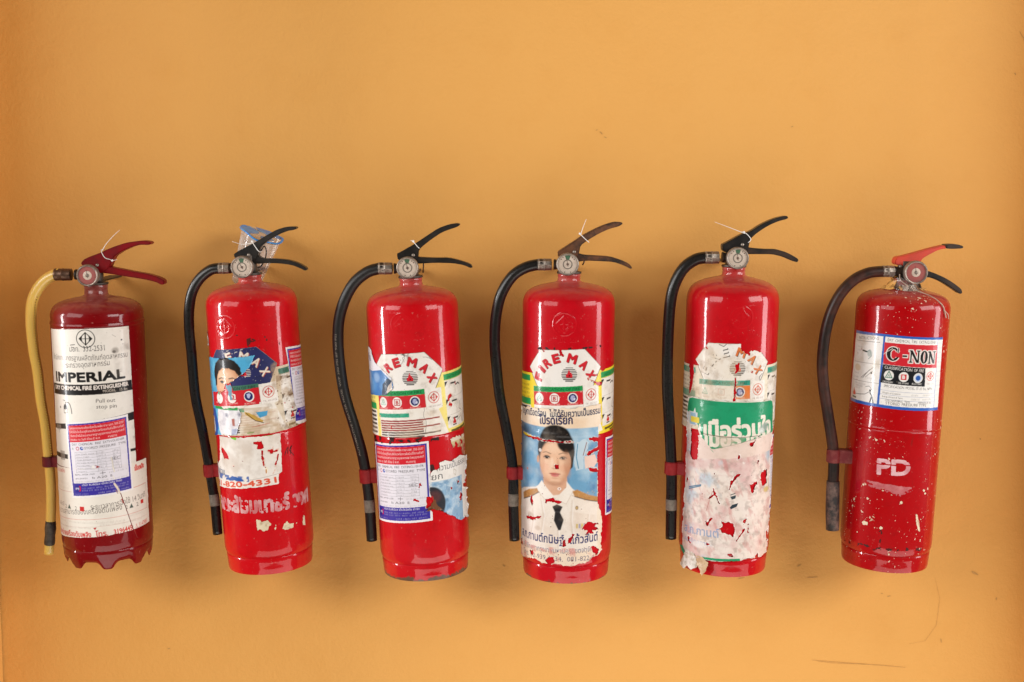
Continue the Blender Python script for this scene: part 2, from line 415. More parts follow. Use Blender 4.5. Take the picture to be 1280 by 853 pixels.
        for t in U:
            xa = max(0, int(t[:, 0].min())); xb = min(W, int(t[:, 0].max())+2); ya = max(0, int(t[:, 1].min())); yb = min(H, int(t[:, 1].max())+2)
            if xb <= xa or yb <= ya: continue
            x = np.arange(xa, xb)[None, :]; y = np.arange(ya, yb)[:, None]
            (ax, ay), (bx, by), (cx, cy) = t
            D = (bx-ax)*(cy-ay)-(cx-ax)*(by-ay)
            if abs(D) < 1e-9: continue
            w1 = ((x-ax)*(cy-ay)-(cx-ax)*(y-ay))/D; w2 = ((bx-ax)*(y-ay)-(x-ax)*(by-ay))/D
            buf[ya:yb, xa:xb] |= (w1 >= -.01) & (w2 >= -.01) & (w1+w2 <= 1.01)
        e = bold*hh/cap/r
        if e > .35:
            b0 = buf.copy(); m = int(round(e+.2))
            for dy in range(-m, m+1):
                for dx in range(-m, m+1):
                    if (dx or dy) and dx*dx+dy*dy <= (e+.35)**2:
                        ya, yb = max(0, dy), min(H, H+dy); xa, xb = max(0, dx), min(W, W+dx)
                        buf[ya:yb, xa:xb] |= b0[ya-dy:yb-dy, xa-dx:xb-dx]
        k = buf.reshape(j1-j0, 2, i1-i0, 2).mean((1, 3))
        if alpha: s.a[j0:j1, i0:i1] = np.maximum(s.a[j0:j1, i0:i1], k)
        else: s.put(k, bb, col, op)
    def thai(s, body, p0, p1, hh, col, bold=0., **k): s.text(body, p0, p1, hh, col, bold, cap=.60, **k)
    def n(s, scale, seed, octv=4): return fbm(s.X, s.Y, scale, octv, seed)
    def tint(s, mask, col, op=1): k = np.clip(mask*op, 0, 1)[..., None]; s.c = s.c*(1-k)+lin(col)*k
    def wear(s, scale, th, seed, width=.03, octv=5):
        n = s.n(scale, seed, octv); s.a *= 1-np.clip((n-th)/width, 0, 1)
    def specks(s, count, r0, r1, col, seed, hole=False, box=None):
        rng = np.random.default_rng(seed)
        x0, x1, y0, y1 = box or (s.s0, s.s0+s.nx*s.res, s.h0, s.h0+s.ny*s.res); mp, s.map = s.map, None
        for _ in range(count):
            cx = rng.uniform(x0, x1); cy = rng.uniform(y0, y1); r = r0+(r1-r0)*rng.random()**3
            P = [(cx+r*rng.uniform(.5, 1.2)*math.cos(a)*rng.uniform(.7, 1.3), cy+r*rng.uniform(.5, 1.2)*math.sin(a)) for a in np.linspace(0, 6.28, 8)[:-1]]
            if hole: s.hole(P)
            else: s.poly(P, col, .9)
        s.map = mp
def blur(a, n=1):
    for _ in range(n):
        p = np.pad(a, 1, mode='edge'); a = (p[:-2, 1:-1]+p[2:, 1:-1]+p[1:-1, :-2]+p[1:-1, 2:]+2*p[1:-1, 1:-1])/6
    return a
def wrap(name, sh, Rmm, off, parent, mat, curl=.5, wrinkle=.15, seed=0, label=None):
    a = blur(sh.a, 1); ny, nx = a.shape
    q = (a[:-1, :-1]+a[1:, :-1]+a[:-1, 1:]+a[1:, 1:])/4 > .5
    if not q.any(): return None
    use = np.zeros((ny, nx), bool); cut = np.zeros((ny, nx), bool)
    for dj in (0, 1):
        for di in (0, 1):
            use[dj:ny-1+dj, di:nx-1+di] |= q; cut[dj:ny-1+dj, di:nx-1+di] |= ~q
    gy, gx = np.gradient(a, sh.res); g2 = gx**2+gy**2
    bd = use & cut & (g2 > 1e-4); k = np.where(bd, (.5-a)/np.maximum(g2, 1e-4), 0)
    X = sh.X + np.clip(k*gx, -.6*sh.res, .6*sh.res); Y = sh.Y + np.clip(k*gy, -.6*sh.res, .6*sh.res)
    edge = 1-blur(sh.a, 6)
    lift = off + sh.lift + wrinkle*(sh.n(14, 31+seed, 3)-.5)*2*.5 + wrinkle*.5 + curl*np.clip(edge*2, 0, 1)*np.clip((sh.n(9, 77+seed, 3)-.45)*5, 0, 1)
    lift = lift + .8*np.exp(-((Y-WELD[round(Rmm, 1)])/3.5)**2)
    r = Rmm+lift; th = X/Rmm
    co = np.stack([r*np.sin(th), -r*np.cos(th), Y], -1)/1000
    idx = -np.ones((ny, nx), np.int64); idx[use] = np.arange(use.sum())
    j, i = np.nonzero(q)
    F = np.stack([idx[j, i], idx[j, i+1], idx[j+1, i+1], idx[j+1, i]], 1).astype(np.int32)
    V = co[use].astype(np.float32)
    me = bpy.data.meshes.new(name); me.vertices.add(len(V)); me.vertices.foreach_set('co', V.ravel())
    me.loops.add(F.size); me.loops.foreach_set('vertex_index', F.ravel())
    me.polygons.add(len(F)); me.polygons.foreach_set('loop_start', np.arange(0, F.size, 4, dtype=np.int32))
    me.update(calc_edges=True)
    at = me.attributes.new('print', 'FLOAT_COLOR', 'POINT')
    c4 = np.ones((len(V), 4), np.float32); c4[:, :3] = np.clip(sh.c[use], 0, 1); at.data.foreach_set('color', c4.ravel())
    o = link(name, me, mat, parent)
    if label: o['label'] = label
    if name in LOOSE: o['kind'] = 'stuff'
    return o
WELD = {77.4: 421.5, 77.7: 250, 79.3: 257, 79.7: 263, 79.1: 254, 78.1: 252}     # height of the weld bead of each tank, mm
LOOSE = ('glue_residue', 'paint_splash', 'grime', 'overspray', 'pen_scribble', 'paper_flake', 'painted_lettering')
#PART2
# ------------------------------------------------------------------ the setting: a shallow bay of painted plaster
def plane_box(name, x0, x1, y0, y1, z0, z1):
    bm = bmesh.new(); box(bm, x0, x1, y0, y1, z0, z1, 0); o = link(name, bm, M['wall'], None, False); o['kind'] = 'structure'; return o
wall = plane_box('back_wall', -3, 3, 0, .2, -.6, 3.2)
plane_box('side_wall', -1.25, -.95, -.21, -.003, -.6, 3.2)  # unseen stub, depth shaped to shade the left end of the back wall
plane_box('side_wall', 1.0, 1.3, -.13, -.003, -.6, 3.2)  # unseen stub, added to keep the right-hand light off the wall's edge
def mark(pts, name='scuff_mark', mat='mark'):
    bm = bmesh.new(); bm.faces.new([bm.verts.new((x, -.0006, z)) for x, z in pts]); link(name, bm, M[mat], wall, False)
def blob(cx, cz, rx, rz, seed, rot=0):
    rng = random.Random(seed); P = []
    for i in range(14):
        a = i*2*math.pi/14; k = rng.uniform(.55, 1.15); x, z = rx*k*math.cos(a), rz*k*math.sin(a)
        P.append((cx+x*math.cos(rot)-z*math.sin(rot), cz+x*math.sin(rot)+z*math.cos(rot)))
    mark(P)
def streak(pts, wd, name='scratch'):
    bm = bmesh.new(); prev = None; N = len(pts)
    for i, (x, z) in enumerate(pts):
        a = pts[max(0, i-1)]; b = pts[min(N-1, i+1)]; d = Vector((b[0]-a[0], 0, b[1]-a[1])).normalized(); n = Vector((-d.z, 0, d.x))*wd/2*(.4+.6*math.sin(math.pi*(i+.5)/N))
        c = Vector((x, -.0007, z)); q = (bm.verts.new(c+n), bm.verts.new(c-n))
        if prev: bm.faces.new((prev[0], prev[1], q[1], q[0]))
        prev = q
    link(name, bm, M['mark'], wall, False)
for i, (x, z, rx, rz, rot) in enumerate([(.858, .559, .008, .0025, -.5), (.394, .553, .007, .0012, .1), (.425, .549, .006, .001, .2), (.402, .565, .004, .001, .2), (.560, .551, .012, .0012, .05), (.532, .573, .005, .0012, .4),
        (-.015, .573, .003, .0014, -.7), (-.64, .415, .003, .0015, .2), (-.32, 1.705, .002, .002, 0), (-.155, 1.69, .0018, .003, 0), (-.63, 1.63, .0025, .0015, 0), (.16, 1.366, .004, .0012, -.9), (.168, 1.358, .003, .001, -.6), (.152, 1.371, .002, .001, .3),
        (.503, 1.377, .0025, .001, .3), (.915, 1.53, .002, .006, .4), (.86, .81, .0016, .002, 0), (.90, 1.47, .0014, .003, .6), (.70, .515, .004, .0012, .3), (.687, .52, .0025, .001, -.3), (.90, .51, .0014, .003, 0), (.80, .43, .001, .006, .2)]):
    blob(x, z, rx, rz, i, rot)
streak([(.56, .393), (.62, .388), (.69, .383), (.735, .379)], .0009)
streak([(.57, .391), (.60, .387), (.66, .385)], .0006)
streak([(.785, .55), (.795, .51), (.79, .46), (.77, .43), (.74, .424)], .0005)
streak([(.905, 1.545), (.911, 1.535), (.922, 1.528)], .0014)

# ------------------------------------------------------------------ shared drawing of the printed matter
WHITE = '#efe9df'; BLK = '#1c1918'; INK = '#3a3432'; REDP = '#c81e28'; GRN = '#1f9a52'; NAVY = '#2a2f8e'
def tis(sh, cx, cy, r, col, w):
    sh.ell(cx, cy, r, r, col, ring=w)
    if sh.map: cx, cy = sh.map(cx, cy); mp, sh.map = sh.map, None
    else: mp = None
    d = r*.70
    sh.line([(cx-d, cy), (cx, cy+d), (cx+d, cy), (cx, cy-d), (cx-d, cy)], w*1.15, col)
    sh.line([(cx, cy+d), (cx, cy-d)], w*1.5, col); sh.line([(cx-d, cy), (cx+d, cy)], w*.8, col)
    for sg in (-1, 1): sh.poly([(cx+sg*d*1.05, cy), (cx+sg*d*.45, cy+d*.42), (cx+sg*d*.6, cy), (cx+sg*d*.45, cy-d*.42)], col)
    sh.map = mp
def bil(TL, TR, BL, BR):
    def f(u, v):
        a = np.array(BL)*(1-u)+np.array(BR)*u; b = np.array(TL)*(1-u)+np.array(TR)*u
        return tuple(a*(1-v)+b*v)
    return f
def scribble(sh, x0, x1, y, hh, col, seed, op=.8, word=(.05, .14), gap=.02, wd=.5):
    """a line of print too small to read, drawn as letter strokes"""
    rng = random.Random(seed); x = x0
    while x < x1:
        e = min(x1, x+rng.uniform(*word)); 
        while x < e:
            s_ = hh*.5*(1 if not sh.map else .6)
            sh.line([(x, y), (x, y+hh*rng.choice((.7, .7, 1.)))], wd, col, op*rng.uniform(.5, 1)); x += rng.uniform(.012, .022) if sh.map else rng.uniform(1.2, 2.2)
        x += gap
def insp(sh, TL, TR, BL, BR, seed=0):
    sh.map = bil(TL, TR, BL, BR)
    sh.rect(0, 0, 1, 1, '#f1ecec'); sh.rect(.03, .025, .97, .975, '#3a2f9c'); sh.rect(.055, .19, .945, .955, '#e6e2ea'); sh.rect(.055, .735, .945, .955, '#d3202e')
    L = ['แสดงการทดสอบถังเครื่องดับเพลิง ตาม มอก. 332-2537', 'ให้ใช้ได้เมื่อเข็มอยู่ที่แถบสีเขียวหรือกดคันบีบใช้งานทันที', 'ถังบรรจุก๊าซไนโตรเจนตามมาตรฐานอุตสาหกรรม ใบอนุญาตเลขที่', 'ทดสอบ ณ วันที่ เดือน ปี พ.ศ.         หมดอายุ']
    for i, t in enumerate(L): sh.thai(t, (.08, .905-.05*i), (.92 if i < 3 else .8, .905-.05*i), .024, '#f6d8d6', .004)
    sh.text('DRY  CHEMICAL  FIRE  EXTINGUISHER', (.09, .69), (.91, .69), .030, INK, .006)
    sh.text('STORED PRESSURE  TYPE', (.30, .635), (.93, .635), .032, INK, .006)
    sh.text('A', (.085, .637), (.115, .637), .03, '#2c7a58', .01); x, y = sh.map(.185, .65)
    mp, sh.map = sh.map, None; k = math.hypot(TR[0]-TL[0], TR[1]-TL[1])/110
    sh.ell(x, y, 2.6*k, 2.6*k, '#c8475a', ring=1.2); sh.map = mp; x, y = sh.map(.255, .65); sh.map = None
    sh.ell(x, y, 3*k, 3*k, '#2f58b4'); sh.ell(x+.8, y+.6, 1.2, 1.5, '#e8e6f0'); sh.map = mp
    for i in range(8): sh.line([(.13, .60-.038*i), (.83, .60-.038*i)], .45, INK, .6)
    for x in (.13, .48, .83): sh.line([(x, .60), (x, .334)], .45, INK, .6)
    for i in range(7):
        y = .568-.038*i; t = ['Gross Weight  approx.', 'Weight of agent', 'Weight discharged', 'Discharging duration', 'Discharge range', 'Working pressure', 'Temperature'][i]
        sh.text(t, (.15, y), (.15+.014*len(t), y), .016, INK, .003, op=.75)
        scribble(sh, .5, .62, y, .02, INK, seed*50+i, .8); scribble(sh, .72, .80, y, .02, INK, seed*50+i+20, .8)
    sh.text('SEC', (.68, .455), (.82, .455), .036, INK, .012)
    sh.text('REFILL AFTER USED', (.10, .295), (.42, .295), .020, INK, .006); sh.line([(.5, .305), (.58, .305)], .8, INK); sh.line([(.54, .325), (.54, .285)], .8, INK)
    scribble(sh, .64, .92, .292, .02, INK, seed+3, .7); sh.text('SEAL BROKEN', (.10, .245), (.30, .245), .018, INK, .004); sh.text('b A20', (.38, .24), (.60, .24), .03, INK, .008); sh.text('B', (.65, .24), (.68, .24), .03, INK, .01)
    scribble(sh, .10, .92, .205, .013, INK, seed+5, .7)
    sh.rect(.03, .025, .97, .19, '#3a2f9c'); sh.rect(.075, .075, .175, .165, '#27208a'); sh.text('IPE', (.085, .105), (.15, .105), .03, '#f0ecf4', .012); sh.poly([(.14, .08), (.175, .09), (.175, .15), (.145, .16), (.165, .12)], '#d3202e')
    sh.thai('บริษัท อิมพีเรียล เอ็นจิเนียริ่ง จำกัด', (.20, .155), (.82, .155), .022, '#e8e4f2', .006)
    for i in range(2): scribble(sh, .20, .93, .115-.03*i, .017, '#cfcbe8', seed+7+i, .8)
    scribble(sh, .45, .93, .042, .017, '#cfcbe8', seed+9, .8); scribble(sh, .07, .3, .042, .012, '#cfcbe8', seed+11, .7); sh.map = None
def flame(sh, x, y, k, col):
    sh.poly([(x-5*k, y-5*k), (x-5.6*k, y-1*k), (x-3.2*k, y+1*k), (x-2.2*k, y+4*k), (x-.4*k, y+9*k), (x+.6*k, y+4.6*k), (x+2.4*k, y+3*k), (x+4.6*k, y+.4*k), (x+5.4*k, y-3*k), (x+4.6*k, y-5*k)], col)
def firemax(sh, dx, dy, rot, mode):
    """the octagon label; mode picks the state of the print"""
    ca, sa = math.cos(R_(rot)), math.sin(R_(rot)); sh.map = lambda u, v: (22+dx+u*ca-v*sa, 340+dy+u*sa+v*ca)
    faded = mode == 'faded'; navy = mode == 'navy'
    yel = {'fresh': '#f2d632', 'plain': '#f4e27a', 'faded': '#ece2cc', 'navy': '#ded0b8'}[mode]
    grn = '#2a9c86' if faded else ('#3b6f5a' if navy else GRN)
    oct_ = [(-99, 40), (-72, 71), (6, 70), (37, 36), (20, 6), (-80, 6)]
    sh.outline([(-175, 30), (-90, 30), (-99, 40), (-72, 71), (6, 70), (37, 36), (34, 30), (120, 30), (120, -80), (-175, -80)])
    sh.rect(-180, -85, 130, 75, yel)
    # left panel
    sh.rect(-175, 16, -99, 26, grn); sh.rect(-175, -25, -99, -14, grn)
    for i in range(4): sh.text(['WHEN NOT IN USE', 'EXAMINE OFTEN', 'CHECK GAUGE TO', 'REFILL AFTER USE'][i], (-165, 7-7*i), (-102, 7-7*i), 3.4, '#5a4a2a', .02)
    sh.rect(-175, -72, -99, -26, WHITE)
    for i in range(6): sh.line([(-170, -32-7*i), (-101, -31-7*i)], .5, INK, .5); scribble(sh, -168, -102, -31-7*i, 3, INK, 90+i, .4)
    # middle
    sh.poly([(-90, 8), (0, 8), (18, 6), (30, 6), (30, -28), (22, -30), (38, -75), (-90, -75)], WHITE if mode != 'fresh' else '#f0ebe2')
    sh.poly([(31, 6), (36, 30), (36, -62), (25, -30), (31, -28)], yel)
    # octagon
    P = oct_; sh.poly(P, '#262a5e' if navy else '#efeae3')
    if not navy: sh.line(P[4:5]+P[3:4]+P[2:3]+P[1:2]+P[0:1]+P[5:6], 1.2, '#2b2a2a', .9)
    cx, cy = -31.5, 8.0
    for ch, an in zip('FIREMAX', (160, 142, 125, 104, 72, 45, 20)):
        a = R_(an); mx, my = cx+50*math.cos(a), cy+50*math.sin(a); wd = {'I': 4.4, 'M': 14}.get(ch, 10.8); hh = 15
        ux, uy = math.sin(a), -math.cos(a); px, py = mx-math.cos(a)*hh/2, my-math.sin(a)*hh/2
        p0 = (px-ux*wd/2, py-uy*wd/2); p1 = (px+ux*wd/2, py+uy*wd/2); off = lambda p, k: (p[0]+k*.9, p[1]-k*.9)
        if mode in ('fresh', 'plain'):
            if mode == 'plain' and ch == 'F': continue
            sh.text(ch, off(p0, 1), off(p1, 1), hh, '#7c2420', .05, res=4); sh.text(ch, p0, p1, hh, '#cf1f2c', .055, res=4)
        elif faded:
            if ch in 'MAX': sh.text(ch, off(p0, 1), off(p1, 1), hh, '#3a2a22', .04, res=3); sh.text(ch, p0, p1, hh, '#e07a3c', .035, res=3)
            else: sh.text(ch, off(p0, 1.6), off(p1, 1.6), hh, '#3a3434', .03, res=3); sh.text(ch, p0, p1, hh, '#efe9e0', .045, res=3)
        elif ch in 'EMAX':
            sh.text(ch, p0, p1, hh, '#b4503c', .03, res=3); sh.text(ch, off(p0, -1.2), off(p1, -1.2), hh, '#efe3d4', .03, res=3)
    lx, ly = sh.map(-22, 28.5)
    mp, sh.map = sh.map, None
    for i in range(9):
        y = -11.2+2.8*i; hw = math.sqrt(max(0, 12.6**2-y*y)); wd = 1.1+.9*(1-i/8)
        if navy and i not in (2, 3, 4, 5, 6, 7): continue
        sh.line([(lx-(hw if not navy else -2), ly+y), (lx+hw, ly+y)], wd if not navy else 1.0, '#221e20' if not navy else '#e8dcd0')
    flame(sh, lx, ly, 1.05, '#cf1f2c' if not faded else '#d8603a'); flame(sh, lx+.3, ly-2, .28, '#3a1416')
    sh.map = mp
    # class of fire
    sh.rect(-90, -1, 0, 8, grn); sh.text('CLASSIFICATION OF FIRE', (-86, 1), (-5, 1), 5, '#12301f' if not navy else '#0c1a12', .03)
    red = '#cc222c'
    if faded: sh.rect(-90, -24, 0, -1, '#ece2d4'); sh.rect(-28, -24, 0, -1, '#e57a34')
    else: sh.rect(-90, -24, 0, -1, red)
    rim = '#ece2d4' if not faded else '#ece4d8'
    for u in (-78, -49, -18): sh.ell(*(u, -12), 8.6, 9, '#f1ece6' if not faded or u == -18 else rim)
    gc = '#5cb49a'; x, y = sh.map(-78, -12); mp, sh.map = sh.map, None
    sh.line([(x-5, y-4), (x, y+6), (x+5, y-4), (x-5, y-4)], 1, gc); sh.text('A', (x-2, y-3), (x+2, y-3), 4.5, gc, .03); sh.map = mp; x, y = sh.map(-49, -12); sh.map = None
    rc = '#b8242e' if not faded else '#d8b8a8'
    sh.line([(x-5, y-5), (x+5, y-5), (x+5, y+5), (x-5, y+5), (x-5, y-5)], 1.3, rc); sh.text('B', (x-2.4, y-3.2), (x+2.6, y-3.2), 6.4, rc if not faded else '#cfc4b8', .04); sh.map = mp; x, y = sh.map(-18, -12); sh.map = None
    sh.ell(x, y, 7, 7.2, '#232a66'); sh.poly([(x-3, y+4), (x+1, y+5), (x+4, y+2), (x+1, y+1), (x+2, y-4), (x-1, y-5), (x-4, y-1)], '#a9aed0'); sh.ell(x+3, y-1.5, 1.6, 2.4, '#cfd2e6'); sh.map = mp
    for u, t in ((-78, 'ORDINARY'), (-49, 'OIL & GAS'), (-18, 'ELECTRIC')):
        if faded and u < -20: sh.text(t, (u-9, -23), (u+9, -23), 2.6, '#c8b4a8', .03)
        else: sh.text(t, (u-9, -23), (u+9, -23), 2.6, '#f3d6cc', .03)
    sh.rect(1, -28, 30, 6, '#f1ece4'); sh.line([(0, -28), (0, 6)], .5, '#b0a08e')
    tis(sh, 15, -9, 9.6, '#cc3630' if not faded else '#d8603a', 1.1); sh.text('TIS. 332-2537', (4, -25), (27, -25), 2.6, '#8a6a62', .02)
    # small print
    sh.rect(-92, -38, -30, -31, '#35a887' if mode != 'fresh' else grn); sh.text('CAPACITY', (-80, -36.5), (-45, -36.5), 4, '#2b6a54', .02)
    for i in range(8): scribble(sh, -88, -8 if i % 3 else 22, -45-4*i, 2.0, '#9a3a34' if i < 5 else '#5a4a44', 40+i, .42, wd=.34)
    # right panel
    sh.rect(37, 16, 125, 26, grn); sh.text('INSTRUCTIONS', (46, 18), (92, 18), 5, '#123a24', .03)
    sh.rect(38, -68, 125, 15, '#efe9df')
    for i, y in enumerate((13, -18, -48)):
        sh.poly([(38, y), (45, y), (38, y-9)], BLK); scribble(sh, 52, 66, y-6, 2, INK, i, .6)
        sh.line([(40, y+2), (120, y+3)], .5, '#8a8078', .7)
    sh.line([(66, 3), (74, 5), (78, 2)], 2.2, BLK); sh.line([(76, -28), (72, -40), (80, -44)], 1.2, INK); sh.line([(84, -26), (80, -42)], .9, INK); sh.line([(78, -50), (82, -66)], 1.5, INK); sh.line([(86, -52), (84, -66)], 1.5, INK); sh.line([(62, -58), (80, -54)], .7, INK)
    x, y = sh.map(55, -58); sh.map = None; flame(sh, x, y, .85, '#d02a26'); sh.line([(x-4, y-6.5), (x+5, y-6)], 2, '#4a2a24'); sh.map = mp
    sh.rect(38, -80, 125, -69, yel); scribble(sh, 44, 100, -75, 3, '#6a5a20', 66, .7); scribble(sh, 60, 100, -79, 2, '#6a5a20', 67, .6)
    sh.map = None

